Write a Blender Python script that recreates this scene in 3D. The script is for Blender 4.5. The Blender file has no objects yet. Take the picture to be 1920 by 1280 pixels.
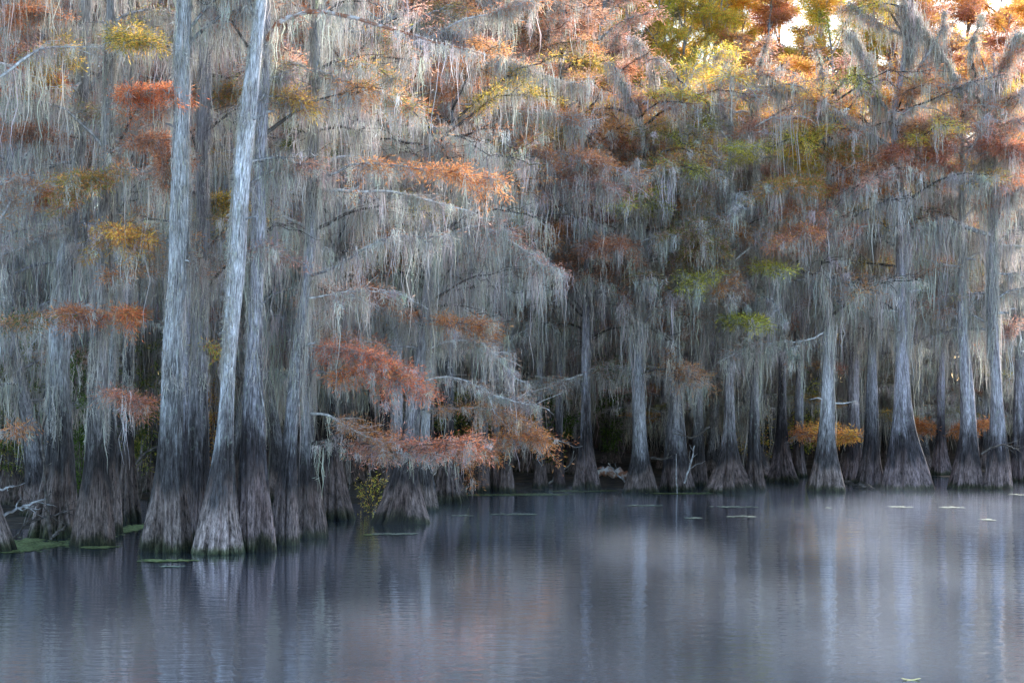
import bpy, math, random
import numpy as np
from mathutils import Vector, Matrix

rng = np.random.default_rng(7)
random.seed(7)
F = 3733.0; CAMH = 3.0; TILT = math.atan(80.0/F)
scene = bpy.context.scene
col = scene.collection
PI = math.pi

# ------------------------------------------------------------------ geometry helpers
def P(x, y, d):
    """point at distance d (along +Y) that the camera at (0,0,CAMH) sees at photo pixel x,y"""
    u = (x-960)/F; v = (640-y)/F
    Y = math.cos(TILT) - math.sin(TILT)*v; Z = math.sin(TILT) + math.cos(TILT)*v
    s = d/Y
    return np.array([u*s, d, CAMH+Z*s])
def dist_at(y):
    v = (640-y)/F
    Y = math.cos(TILT) - math.sin(TILT)*v; Z = math.sin(TILT) + math.cos(TILT)*v
    return -CAMH*Y/Z

class Acc:
    def __init__(s): s.v=[]; s.f=[]; s.c=[]; s.z=[]; s.b=[]; s.n=0
    def add(s, v, f, c=None, z=None, bco=None):
        v = np.asarray(v, np.float32).reshape(-1,3); f = np.asarray(f, np.int32).reshape(-1,4)
        s.v.append(v); s.f.append(f+s.n); s.n += len(v)
        if c is None: c = np.ones((len(v),3),np.float32)
        s.c.append(np.broadcast_to(np.asarray(c,np.float32),(len(v),3)))
        if z is None: z = np.full(len(v), 5.0, np.float32)
        s.z.append(np.asarray(z,np.float32))
        if bco is not None: s.b.append(np.asarray(bco,np.float32).reshape(-1,3))
    def mesh(s, name, mat, smooth=True, origin=None):
        v = np.concatenate(s.v); f = np.concatenate(s.f); c = np.concatenate(s.c); z = np.concatenate(s.z)
        if origin is not None: v = v-np.asarray(origin,np.float32)
        m = bpy.data.meshes.new(name)
        m.vertices.add(len(v)); m.vertices.foreach_set('co', v.ravel())
        m.loops.add(len(f)*4); m.loops.foreach_set('vertex_index', f.ravel())
        m.polygons.add(len(f)); m.polygons.foreach_set('loop_start', np.arange(0,len(f)*4,4,dtype=np.int32))
        m.polygons.foreach_set('loop_total', np.full(len(f),4,np.int32))
        m.polygons.foreach_set('use_smooth', np.full(len(f),smooth))
        a = m.attributes.new('tint','FLOAT_COLOR','POINT')
        cc = np.ones((len(v),4),np.float32); cc[:,:3]=c; a.data.foreach_set('color', cc.ravel())
        a = m.attributes.new('zone','FLOAT','POINT'); a.data.foreach_set('value', z)
        if s.b and sum(len(q) for q in s.b)==len(v):
            a = m.attributes.new('bco','FLOAT_VECTOR','POINT'); a.data.foreach_set('vector', np.concatenate(s.b).ravel())
        m.update(); m.materials.append(mat)
        return m
    def obj(s, name, mat, parent=None, smooth=True, origin=None):
        if not s.v: return None
        o = bpy.data.objects.new(name, s.mesh(name, mat, smooth, origin)); col.objects.link(o)
        if parent is not None: o.parent = parent
        return o

def tag(o, label=None, cat=None, group=None, kind=None):
    if label: o['label']=label
    if cat: o['category']=cat
    if group: o['group']=group
    if kind: o['kind']=kind
    return o
def empty(name, loc, label, cat, group=None):
    o = bpy.data.objects.new(name, None); col.objects.link(o); o.location = loc
    o.empty_display_size = .3
    return tag(o, label, cat, group)
def copy_tree(o, parent=None):
    c = o.copy(); col.objects.link(c); c.parent = parent
    for ch in list(o.children): copy_tree(ch, c)
    return c

def tube(acc, pts, rad, k=6, c=None, zone=None, lump=0.0):
    pts = np.asarray(pts,float); n=len(pts); rad=np.broadcast_to(rad,(n,)).astype(float)
    t = np.gradient(pts,axis=0); t/= np.linalg.norm(t,axis=1)[:,None]+1e-9
    ref = np.array([0,0,1.0]) if abs(t[:,2]).mean()<0.8 else np.array([0,1.0,0])
    a = np.cross(t,ref); a/= np.linalg.norm(a,axis=1)[:,None]+1e-9
    b = np.cross(a,t)
    th = np.arange(k)*2*PI/k
    rr = rad[:,None]*(1+lump*rng.normal(size=(n,k)))
    v = pts[:,None]+rr[...,None]*(np.cos(th)[None,:,None]*a[:,None]+np.sin(th)[None,:,None]*b[:,None])
    i = np.arange(n-1)[:,None]*k; j=np.arange(k)[None]; j2=(j+1)%k
    f = np.stack([i+j,i+j2,i+k+j2,i+k+j],-1).reshape(-1,4)
    acc.add(v,f,c, None if zone is None else np.repeat(zone,k))

def ribbons(acc, root, L, W, cols, S=5, wob=0.03):
    """hanging strands: root (N,3)"""
    N=len(root)
    if N==0: return
    root=np.asarray(root,float); L=np.asarray(L,float); W=np.asarray(W,float)
    t=np.linspace(0,1,S+1)[None,:]
    ph=rng.uniform(0,2*PI,(N,2)); fr=rng.uniform(3,13,(N,2)); am=rng.uniform(.2,1,(N,2))*wob
    lean = rng.normal(0,.035,(N,2))
    x = (am[:,:1]*np.sin(fr[:,:1]*t+ph[:,:1])+lean[:,:1]*t)*L[:,None]**.7
    y = (am[:,1:]*np.sin(fr[:,1:]*t+ph[:,1:])+lean[:,1:]*t)*L[:,None]**.7
    z = -t*L[:,None]
    c = root[:,None]+np.stack([x-x[:,:1],y-y[:,:1],np.broadcast_to(z,x.shape)],-1)
    az=rng.uniform(0,PI,N)
    az=az[:,None]+rng.uniform(-1.5,1.5,N)[:,None]*t
    w = W[:,None]*rng.uniform(.25,1.0,(N,S+1))*np.sqrt(1.02-t)
    w[:,0]*=.6
    side=np.stack([np.cos(az),np.sin(az),np.zeros_like(az)],-1)*w[...,None]*.5
    v=np.stack([c-side,c+side],2)          # N,S+1,2,3
    base=(np.arange(N)*(S+1)*2)[:,None]; k=(np.arange(S)*2)[None]
    b=base+k
    f=np.stack([b,b+1,b+3,b+2],-1).reshape(-1,4)
    cc=np.repeat(cols,(S+1)*2,axis=0)
    acc.add(v.reshape(-1,3),f,cc)

def leaves(acc, root, dirv, ln, wd, cols):
    N=len(root)
    if N==0: return
    d=dirv/(np.linalg.norm(dirv,axis=1)[:,None]+1e-9)
    r=rng.normal(size=(N,3)); s=np.cross(d,r); s/=np.linalg.norm(s,axis=1)[:,None]+1e-9
    ln=ln[:,None]; wd=wd[:,None]
    v=np.stack([root, root+d*ln*.5+s*wd*.5, root+d*ln, root+d*ln*.5-s*wd*.5],1)
    f=np.arange(N*4).reshape(-1,4)
    acc.add(v.reshape(-1,3),f,np.repeat(cols,4,axis=0))

# ------------------------------------------------------------------ colours
FC = {
 'rust':   [(.62,.24,.11),(.48,.175,.085),(.66,.31,.15)],
 'red':    [(.88,.27,.12),(.78,.21,.09),(.85,.38,.20)],
 'pink':   [(.62,.31,.24),(.56,.24,.18),(.68,.38,.31)],
 'orange': [(.66,.30,.10),(.54,.23,.08),(.70,.37,.15)],
 'gold':   [(.86,.54,.12),(.84,.42,.10),(.86,.62,.12)],
 'yellow': [(.66,.60,.10),(.80,.66,.11),(.50,.52,.10)],
 'olive':  [(.30,.27,.07),(.38,.31,.08),(.22,.23,.07)],
 'brown':  [(.50,.29,.20),(.40,.22,.15),(.58,.37,.27)],
 'green':  [(.09,.15,.035),(.13,.19,.04),(.06,.10,.03)],
}
def fcols(kind, N, var=.22):
    if isinstance(kind,str): kind=[kind]
    pal=np.array([c for k in kind for c in FC[k]])
    c=pal[rng.integers(0,len(pal),N)]
    return c*rng.lognormal(0,var,(N,1))
def mcols(N, var=.14, base=(.378,.374,.340)):
    c=np.array(base)*rng.lognormal(0,var,(N,1))
    return np.clip(c*(1+rng.normal(0,.03,(N,3))),.02,2)

# ------------------------------------------------------------------ materials
def newmat(name):
    m=bpy.data.materials.new(name); m.use_nodes=True
    nt=m.node_tree; nt.nodes.clear()
    out=nt.nodes.new('ShaderNodeOutputMaterial')
    return m,nt,out
def N_(nt,t,**kw):
    n=nt.nodes.new(t)
    for k,v in kw.items(): setattr(n,k,v)
    return n
def thin_mat(name, transl=.35, rough=.9):
    m,nt,out=newmat(name)
    at=N_(nt,'ShaderNodeAttribute',attribute_name='tint')
    d=N_(nt,'ShaderNodeBsdfDiffuse'); t=N_(nt,'ShaderNodeBsdfTranslucent'); mx=N_(nt,'ShaderNodeMixShader')
    mx.inputs[0].default_value=transl
    nt.links.new(at.outputs['Color'],d.inputs[0]); nt.links.new(at.outputs['Color'],t.inputs[0])
    nt.links.new(d.outputs[0],mx.inputs[1]); nt.links.new(t.outputs[0],mx.inputs[2]); nt.links.new(mx.outputs[0],out.inputs[0])
    return m
M_moss=thin_mat('hanging_moss',.30); M_leaf=thin_mat('needle_foliage',.55)

def ramp(nt, stops, interp='LINEAR'):
    r=N_(nt,'ShaderNodeValToRGB'); r.color_ramp.interpolation=interp
    e=r.color_ramp.elements
    while len(e)<len(stops): e.new(.5)
    for q,(p,c) in zip(e,stops): q.position=p; q.color=(*c,1)
    return r
def bark_mat(name, pale=(.43,.42,.42), dark=(.052,.047,.047), brown=(.25,.195,.175)):
    m,nt,out=newmat(name)
    L=nt.links.new
    tc=N_(nt,'ShaderNodeAttribute',attribute_name='bco'); at=N_(nt,'ShaderNodeAttribute',attribute_name='zone')
    tn=N_(nt,'ShaderNodeAttribute',attribute_name='tint')
    def noise(sx,sz,scale,detail,rough=.6):
        mp=N_(nt,'ShaderNodeMapping'); mp.inputs['Scale'].default_value=(sx,sx,sz)
        n=N_(nt,'ShaderNodeTexNoise'); n.inputs['Scale'].default_value=scale; n.inputs['Detail'].default_value=detail
        n.inputs['Roughness'].default_value=rough
        L(tc.outputs['Vector'],mp.inputs[0]); L(mp.outputs[0],n.inputs[0]); return n
    n1=noise(1,.11,42,5,.78)      # bark strips
    n2=noise(1,.22,3.2,4,.6)     # broad patches
    n3=noise(1,.03,70,2,.5)
    # zone displaced by noise
    a=N_(nt,'ShaderNodeMath',operation='MULTIPLY_ADD'); a.inputs[1].default_value=1.5; a.inputs[2].default_value=-.75
    L(n2.outputs[0],a.inputs[0])
    b=N_(nt,'ShaderNodeMath',operation='MULTIPLY_ADD'); b.inputs[1].default_value=.5; b.inputs[2].default_value=-.25
    L(n1.outputs[0],b.inputs[0])
    s=N_(nt,'ShaderNodeMath',operation='ADD'); L(a.outputs[0],s.inputs[0]); L(b.outputs[0],s.inputs[1])
    # noise effect grows with zone so the waterline stays level
    g=N_(nt,'ShaderNodeMath',operation='MULTIPLY'); L(s.outputs[0],g.inputs[0])
    g2=N_(nt,'ShaderNodeMath',operation='MINIMUM'); g2.inputs[1].default_value=1.0
    g3=N_(nt,'ShaderNodeMath',operation='MULTIPLY_ADD'); g3.inputs[1].default_value=1.3; g3.inputs[2].default_value=.10
    L(at.outputs['Fac'],g3.inputs[0]); L(g3.outputs[0],g2.inputs[0]); L(g2.outputs[0],g.inputs[1])
    z=N_(nt,'ShaderNodeMath',operation='ADD'); L(at.outputs['Fac'],z.inputs[0]); L(g.outputs[0],z.inputs[1])
    z2=N_(nt,'ShaderNodeMath',operation='MULTIPLY'); z2.inputs[1].default_value=.5; L(z.outputs[0],z2.inputs[0])
    r=ramp(nt,[(0,(.02,.022,.015)),(.014,(.03,.036,.016)),(.034,(.07,.066,.04)),(.062,tuple(x*.75 for x in brown)),(.20,tuple(x*.85 for x in brown)),
               (.29,dark),(.44,tuple(x*1.3 for x in dark)),(.58,tuple(.42*p for p in pale)),(.92,pale)])
    L(z2.outputs[0],r.inputs[0])
    n5=noise(1,.8,9,5,.7)   # lichen
    # strips multiply
    r2=ramp(nt,[(.36,(.13,.125,.125)),(.45,(.58,.57,.57)),(.54,(1.1,1.1,1.1)),(.64,(1.9,1.9,1.92))]); L(n1.outputs[0],r2.inputs[0])
    r3=ramp(nt,[(.32,(.50,.46,.45)),(.5,(.92,.92,.92)),(.68,(1.25,1.26,1.30))]); L(n2.outputs[0],r3.inputs[0])
    def mul(A,B):
        x=N_(nt,'ShaderNodeMix',data_type='RGBA',blend_type='MULTIPLY'); x.inputs[0].default_value=1
        L(A,x.inputs[6]); L(B,x.inputs[7]); return x.outputs[2]
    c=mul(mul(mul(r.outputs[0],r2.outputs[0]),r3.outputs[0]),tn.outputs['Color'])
    r5=ramp(nt,[(.57,(0,0,0)),(.64,(.55,.55,.55))]); L(n5.outputs[0],r5.inputs[0])
    zl=N_(nt,'ShaderNodeMapRange'); zl.inputs[1].default_value=.75; zl.inputs[2].default_value=1.3; L(at.outputs['Fac'],zl.inputs[0])
    fl=N_(nt,'ShaderNodeMath',operation='MULTIPLY'); L(r5.outputs[0],fl.inputs[0]); L(zl.outputs[0],fl.inputs[1])
    ml=N_(nt,'ShaderNodeMix',data_type='RGBA'); L(fl.outputs[0],ml.inputs[0]); L(c,ml.inputs[6]); ml.inputs[7].default_value=(.30,.33,.27,1); c=ml.outputs[2]
    bs=N_(nt,'ShaderNodeBsdfPrincipled'); bs.inputs['Roughness'].default_value=.85
    bs.inputs['Specular IOR Level'].default_value=.25
    L(c,bs.inputs['Base Color'])
    ad=N_(nt,'ShaderNodeMath',operation='MULTIPLY_ADD'); ad.inputs[1].default_value=.4; L(n3.outputs[0],ad.inputs[0]); L(n1.outputs[0],ad.inputs[2])
    bp=N_(nt,'ShaderNodeBump'); bp.inputs['Strength'].default_value=.85; bp.inputs['Distance'].default_value=.03
    L(ad.outputs[0],bp.inputs['Height']); L(bp.outputs[0],bs.inputs['Normal'])
    L(bs.outputs[0],out.inputs[0])
    return m
M_bark=bark_mat('cypress_bark')

def simple_mat(name, stops, scale=20, rough=.9, bump=.3, dist=.02):
    m,nt,out=newmat(name); L=nt.links.new
    tc=N_(nt,'ShaderNodeTexCoord'); n=N_(nt,'ShaderNodeTexNoise'); n.inputs['Scale'].default_value=scale; n.inputs['Detail'].default_value=6
    L(tc.outputs['Object'],n.inputs[0]); r=ramp(nt,stops); L(n.outputs[0],r.inputs[0])
    bs=N_(nt,'ShaderNodeBsdfPrincipled'); bs.inputs['Roughness'].default_value=rough; L(r.outputs[0],bs.inputs['Base Color'])
    bs.inputs['Specular IOR Level'].default_value=.2
    bp=N_(nt,'ShaderNodeBump'); bp.inputs['Strength'].default_value=bump; bp.inputs['Distance'].default_value=dist
    L(n.outputs[0],bp.inputs['Height']); L(bp.outputs[0],bs.inputs['Normal']); L(bs.outputs[0],out.inputs[0])
    return m
M_limb=simple_mat('limb_bark',[(.3,(.10,.09,.085)),(.5,(.25,.235,.23)),(.68,(.50,.49,.49))],9)
M_darklimb=simple_mat('dark_limb_bark',[(.3,(.03,.026,.024)),(.55,(.09,.075,.065)),(.75,(.24,.22,.21))],9)
M_redlimb=simple_mat('peeling_limb_bark',[(.35,(.28,.10,.05)),(.5,(.30,.17,.12)),(.62,(.55,.52,.51))],5)
M_palelimb=simple_mat('bleached_limb_bark',[(.35,(.28,.26,.25)),(.5,(.50,.48,.47)),(.65,(.72,.70,.69))],14)
M_ground=simple_mat('leaf_litter',[(.3,(.018,.014,.010)),(.55,(.05,.036,.024)),(.75,(.10,.07,.04))],3,bump=1,dist=.1)
M_weed=simple_mat('duckweed',[(.3,(.05,.06,.02)),(.5,(.15,.18,.055)),(.7,(.30,.34,.14))],14,rough=.95)
M_float=simple_mat('floating_debris',[(.3,(.12,.13,.09)),(.5,(.24,.26,.18)),(.7,(.36,.38,.29))],14,rough=.95)

# ------------------------------------------------------------------ trunk
def trunk(acc, path, rad, zoneh, nseg=64, flute=.30, nfl=8, seed=0, dz=.09, zf=None, tint=(1,1,1)):
    """path: world points bottom->top, rad: radii; fluted and flared near the water"""
    rs=np.random.default_rng(seed)
    path=np.asarray(path,float); rad=np.asarray(rad,float)
    z0,z1=path[0,2],path[-1,2]
    zf = zf or zoneh*1.1
    zz=[]; z=z0
    while z<z1: zz.append(z); z+= dz*(.55 if z<z0+3*zf else 1.6)
    zz.append(z1); zz=np.array(zz)
    def smooth_interp(q):
        # monotone-ish cubic by smoothing linear interpolation
        w=[.0,.12,-.12,.25,-.25]
        return sum(np.interp(np.clip(zz+o*min(1.0,(z1-z0)/8)*1.6,z0,z1),path[:,2],q) for o in w)/len(w)
    x=np.where(zz<z0+.25*zf,np.interp(zz,path[:,2],path[:,0]),smooth_interp(path[:,0]))
    y=smooth_interp(path[:,1])
    r=np.interp(zz,path[:,2],rad); rsm=smooth_interp(rad); w_=np.clip((zz-z0)/(zf*.5),0,1); r=r*(1-w_)+rsm*w_
    th=np.arange(nseg)*2*PI/nseg
    p1,p2,p3=rs.uniform(0,2*PI,3)
    thw=th[None]+.22*np.sin(2*th[None]+p1)+.12*np.sin(3*th[None]+p2)
    zz_=(zz-z0)[:,None]
    tw=rs.uniform(-.12,.12)
    ridge=.75*np.abs(np.cos(nfl*.5*(thw+tw*zz_)+p3))**.55+.25*np.abs(np.cos(nfl*1.07*thw+p1))**.6   # rounded lobes with sharp creases
    ridge=ridge-.93
    mod=.62+.5*rs.random(nfl*1+1)[(np.floor(((thw+PI)/(2*PI))*nfl).astype(int))%nfl]
    A=flute*2.3*np.exp(-zz_/(zf*.95))+.05*np.exp(-zz_/(zf*4))+.012
    fine=rs.normal(0,1,nseg)[None]*.010+rs.normal(0,1,nseg)[None]*.010*np.sin(zz_*1.3+p1)
    lump=.05*np.sin(zz_*2.1+th[None]*2+p2)+.03*np.sin(zz_*.9+p3+th[None])
    R=r[:,None]*(1+A*ridge*1.1*mod+fine+lump)
    v=np.stack([x[:,None]+R*np.cos(th),y[:,None]+R*np.sin(th),np.broadcast_to(zz[:,None],R.shape)],-1)
    n=len(zz); i=np.arange(n-1)[:,None]*nseg; j=np.arange(nseg)[None]; j2=(j+1)%nseg
    f=np.stack([i+j,i+j2,i+nseg+j2,i+nseg+j],-1).reshape(-1,4)
    zone=np.repeat(np.maximum(zz,0)/zoneh,nseg)
    R0=max(.12,float(np.interp(1.5*zf,zz-z0,r))*1.5); off=rs.uniform(0,30,3)
    tht=th[None]+.06*zz_+.10*np.sin(zz_*.8+p2)
    bco=np.stack([R0*np.cos(tht),R0*np.sin(tht),np.broadcast_to(zz_,R.shape)],-1)+off
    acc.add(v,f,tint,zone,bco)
    return zz,x,y,r

# ------------------------------------------------------------------ limb with twigs, needles, moss
def limb_poly(p0,p1,n=9,arch=.12,wob=.05):
    p0=np.asarray(p0,float); p1=np.asarray(p1,float); L=np.linalg.norm(p1-p0)
    t=np.linspace(0,1,n)[:,None]
    p=p0*(1-t)+p1*t
    p[:,2]+=(np.sin(PI*t[:,0])*arch*L)
    w=np.cumsum(rng.normal(0,1,(n,3)),axis=0); w-=t*w[-1]; w-= (1-t)*w[0]
    return p+w*wob*L/math.sqrt(n)
def sample_poly(pts,t):
    n=len(pts)-1; s=np.clip(t,0,.9999)*n; i=s.astype(int); u=(s-i)[:,None]
    return pts[i]*(1-u)+pts[i+1]*u, pts[i+1]-pts[i]

class Bits:
    """collects what grows on a tree"""
    def __init__(s): s.wood=Acc(); s.leaf=Acc(); s.moss=Acc()

def tubes(acc, Pn, Rn, k=3):
    """many thin tubes at once: Pn (N,n,3), Rn (n,) or (N,n)"""
    N,n=Pn.shape[:2]
    if N==0: return
    Rn=np.broadcast_to(Rn,(N,n))
    t=np.gradient(Pn,axis=1); t/=np.linalg.norm(t,axis=2)[...,None]+1e-9
    a=np.cross(t,np.array([.02,.05,1.])); a/=np.linalg.norm(a,axis=2)[...,None]+1e-9
    b=np.cross(a,t); th=np.arange(k)*2*PI/k
    v=Pn[:,:,None]+Rn[...,None,None]*(np.cos(th)[:,None]*a[:,:,None]+np.sin(th)[:,None]*b[:,:,None])
    base=(np.arange(N)*n*k)[:,None,None]; i=(np.arange(n-1)*k)[None,:,None]; j=np.arange(k)[None,None]; j2=(j+1)%k
    f=np.stack([base+i+j,base+i+j2,base+i+k+j2,base+i+k+j],-1).reshape(-1,4)
    acc.add(v.reshape(-1,3),f)
def wisps(acc, strand_root, L, cols, n_per, sc):
    """short curling side hairs that make the strands look fuzzy"""
    N=len(L); idx=np.repeat(np.arange(N),n_per); M=len(idx)
    if M==0: return
    t=rng.random(M)
    p=strand_root[idx]+np.stack([rng.normal(0,.018*sc,M),rng.normal(0,.018*sc,M),-t*L[idx]*.95],-1)
    d=rng.normal(0,1,(M,3))*np.array([1,1,.5])+np.array([0,0,-.9])
    leaves(acc,p,d,rng.uniform(.05,.15,M)*sc,rng.uniform(.006,.012,M)*sc,cols[idx]*rng.lognormal(.03,.12,(M,1)))

def dress(b, pts, r0, kind=None, leafd=0, moss=0, mlen=.8, ntw=8, twl=.6, sc=1.0, ts=.25, wood=True, k=6, mt=(0,1), lw=1.0, flat=.35, mbase=(.465,.43,.385), mvar=.10, fuzz=1, tl=2):
    """pts limb polyline; leafd leaves per metre of twig; moss clumps per metre; sc size of a leaf/strand (for distance)"""
    pts=np.asarray(pts,float)
    L=np.linalg.norm(np.diff(pts,axis=0),axis=1).sum()
    if wood: tube(b.wood,pts,r0*np.linspace(1,.22,len(pts))**.9,k=k,lump=.08)
    tp=None
    if ntw:
        t=np.append(rng.uniform(ts,1,ntw),1.0); n=len(t)
        s,d=sample_poly(pts,t); d=d/(np.linalg.norm(d,axis=1)[:,None]+1e-9)*np.array([1,1,.5])
        a=rng.choice([-1,1],n)*rng.uniform(.35,1.3,n); a[-1]=rng.normal(0,.2); ca,sa=np.cos(a),np.sin(a)
        dv=np.stack([d[:,0]*ca-d[:,1]*sa,d[:,0]*sa+d[:,1]*ca,d[:,2]*.5+rng.normal(.06,.26,n)],-1)
        l=twl*rng.uniform(.4,1.25,n)
        u=np.linspace(0,1,5)[None,:,None]; l3=l[:,None,None]
        tp=s[:,None]+dv[:,None]*l3*u-np.array([0,0,1.])*(u**2)*l3*rng.uniform(0,flat,(n,1,1))
        tp[:,1:]+=rng.normal(0,.035,(n,4,3))*l3
        if wood:
            tubes(b.wood,tp,np.linspace(.010,.0035,5)*sc**.5*1.15)
            if leafd or tl>2:
                m=n*tl; q=np.repeat(np.arange(n),tl); j=rng.integers(0,4,m); o=tp[q,j]; dd=tp[q,j+1]-o
                dd=dd/(np.linalg.norm(dd,axis=1)[:,None]+1e-9)+rng.normal(0,.55,(m,3))*np.array([1,1,.6])
                ll=(twl*rng.uniform(.2,.55,m))[:,None,None]
                tq=o[:,None]+dd[:,None]*ll*np.linspace(0,1,4)[None,:,None]; tq[:,1:]+=rng.normal(0,.02,(m,3,3))
                tubes(b.wood,tq,np.linspace(.0065,.003,4)*sc**.5)
        if leafd:
            cnt=np.maximum(2,(leafd*l*rng.uniform(.05,1.5,n)).astype(int)); q=np.repeat(np.arange(n),cnt); m=len(q)
            tt=rng.uniform(.05,1.08,m)*4; j=np.clip(tt.astype(int),0,3); fr=(tt-j)[:,None]
            o=tp[q,j]*(1-fr)+tp[q,j+1]*fr; dd=tp[q,j+1]-tp[q,j]; dd/=np.linalg.norm(dd,axis=1)[:,None]+1e-9
            # needles sit on short sprays along the twig
            ns=np.maximum(1,m//9); sp=rng.integers(0,ns,m)
            so=rng.normal(0,1,(ns,3))*np.array([.13,.13,.08])*(.6+sc*.4)
            off=so[sp]*rng.random((m,1))**.6
            o=o+off+rng.normal(0,.02,(m,3))*sc
            dv2=dd*.5+so[sp]*7+rng.normal(0,.4,(m,3))+np.array([0,0,-.25])
            tc_=rng.lognormal(0,.16,(n,1))[q]
            leaves(b.leaf,o,dv2,rng.uniform(.05,.12,m)*sc,rng.uniform(.008,.016,m)*sc*lw,fcols(kind,m,.2)*tc_)
    if moss:
        roots=[];lens=[];cl=[]
        def clumps(sp_,m):
            nc=len(sp_)
            if nc==0: return
            ln=mlen*m**.5*rng.lognormal(-.32,.6,nc); ns=rng.integers(9,24,nc); idx=np.repeat(np.arange(nc),ns); tot=len(idx)
            spread=(.03+.06*ln[idx])*sc**.5
            o=rng.normal(0,1,(tot,3)); rr=np.linalg.norm(o[:,:2],axis=1)
            roots.append(sp_[idx]+o*spread[:,None]*np.array([.9,.9,.5]))
            lens.append(ln[idx]*np.exp(-rr*.65)*rng.uniform(.3,1.25,tot))
            cl.append((np.array(mbase)*rng.lognormal(0,.26,(nc,1))*(1+rng.normal(0,.05,(nc,3))))[idx])
        nc=rng.poisson(max(.4,moss*L)); sp_,_=sample_poly(pts,rng.uniform(mt[0],mt[1],nc)); clumps(sp_,1.0)
        if tp is not None:
            nc=rng.poisson(max(.4,moss*twl*.7*.55*len(tp))); q=rng.integers(0,len(tp),nc); tt=rng.random(nc)*3.99; j=tt.astype(int); fr=(tt-j)[:,None]
            clumps(tp[q,j]*(1-fr)+tp[q,j+1]*fr,.55)
        if roots:
            Rr=np.concatenate(roots); LL=np.clip(np.concatenate(lens),.08,4); n=len(Rr); c=np.clip(np.concatenate(cl)*mcols(n,mvar,(1,1,1)),.02,.85)
            ribbons(b.moss,Rr,LL,rng.uniform(.009,.025,n)*sc*(.7+.3*LL**.5),c,S=5,wob=.05)
            if fuzz: wisps(b.moss,Rr,LL,c,fuzz,sc)

def trunk_moss(b, zz,x,y,r, zlo, zhi, dens, mlen=.5, sc=1.0, side=None, mbase=(.465,.43,.385)):
    n=int(dens*(zhi-zlo))
    if n<=0: return
    nc=max(1,n//8)
    zc=rng.uniform(zlo,zhi,nc); ac=rng.uniform(0,2*PI,nc)
    if side is not None: ac=rng.normal(side,.9,nc)
    idx=rng.integers(0,nc,n)
    z=zc[idx]+rng.normal(0,.10,n); a=ac[idx]+rng.normal(0,.25,n)
    X=np.interp(z,zz,x); Y=np.interp(z,zz,y); R=np.interp(z,zz,r)*1.05+.01
    root=np.stack([X+R*np.cos(a),Y+R*np.sin(a),z],-1)
    ln=mlen*rng.lognormal(-.3,.5,n)
    c=mcols(n,.24,mbase)
    ribbons(b.moss,root,ln,rng.uniform(.010,.026,n)*sc,c,S=4,wob=.04)
    wisps(b.moss,root,ln,c,2,sc)

def finish(b, root, origin, limbmat=None, leafname='foliage'):
    if b.wood.v: b.wood.obj('branches',limbmat or M_limb,root,True,origin)
    if b.moss.v: b.moss.obj('hanging_moss',M_moss,root,False,origin)
    if b.leaf.v: b.leaf.obj(leafname,M_leaf,root,False,origin)

# ------------------------------------------------------------------ hero trees, read off the photograph
HERO={}
def hero(key, by, prof, label, zone=1.2, flute=.3, nfl=8, top=14, tm=(0,0,0), limbs=None, cat='cypress tree', tint=(1,1,1), depth=0, crown=3, mlen=.5, zf=None, name='cypress_tree', nseg=108, group=None, mside=None):
    """by waterline pixel y; prof [(y, xl, xr)...] from base up (photo pixels). tm=(zlo,zhi,density)"""
    d=dist_at(by)
    path=[];rad=[]
    for q,(y,xl,xr) in enumerate(prof):
        c=P((xl+xr)/2,y,d); 
        path.append(c); rad.append(.5*(xr-xl)*d/F)
    path=np.array(path); rad=np.array(rad)
    path[0,2]=0
    d0=path[0].copy(); d0[2]=-.35
    path=np.vstack([d0,path]); rad=np.append(rad[0]*1.02,rad)
    if path[-1,2]>top:
        zt=np.interp(top,path[:,2],np.arange(len(path))); e=np.array([np.interp(top,path[:,2],path[:,i]) for i in range(3)]); er=np.interp(top,path[:,2],rad)
        n_=int(zt)+1; path=np.vstack([path[:n_],e]); rad=np.append(rad[:n_],er)
        rad=rad*np.interp(path[:,2],[top*.55,top],[1,.25])
    if path[-1,2]<top:
        dr=(path[-1]-path[-2]); dr/=dr[2]; e=path[-1]+dr*(top-path[-1,2])*.6; e[2]=top
        path=np.vstack([path,e]); rad=np.append(rad,rad[-1]*.45)
    base=np.array([path[0,0],d,0.0])
    root=empty(name,base,label,cat,group)
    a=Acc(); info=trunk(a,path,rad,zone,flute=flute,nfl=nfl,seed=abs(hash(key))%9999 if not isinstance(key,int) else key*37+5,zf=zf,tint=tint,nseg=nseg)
    a.obj('trunk',M_bark,root,True,base)
    HERO[key]=dict(root=root,base=base,info=info,d=d,b=Bits(),top=top,r=rad,path=path)
    h=HERO[key]
    if tm[2]: trunk_moss(h['b'],*info,tm[0],min(tm[1],top-.6),tm[2],mlen,sc=max(1,d/42),side=mside)
    sc=max(1.,d/42)
    # crown above the picture
    ytop=P(960,0,d)[2]
    for q in range(crown):
        z=rng.uniform(min(ytop+.2,top-1.5),top-.2); p0=np.array([np.interp(z,info[0],info[1]),np.interp(z,info[0],info[2]),z])
        az=rng.uniform(0,2*PI); l=rng.uniform(1.2,2.6)
        p1=p0+np.array([math.cos(az)*l,math.sin(az)*l,rng.uniform(.0,.8)])
        dress(h['b'],limb_poly(p0,p1),.035,'rust',120,5,.8,6,.6,sc)
    return h

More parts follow.
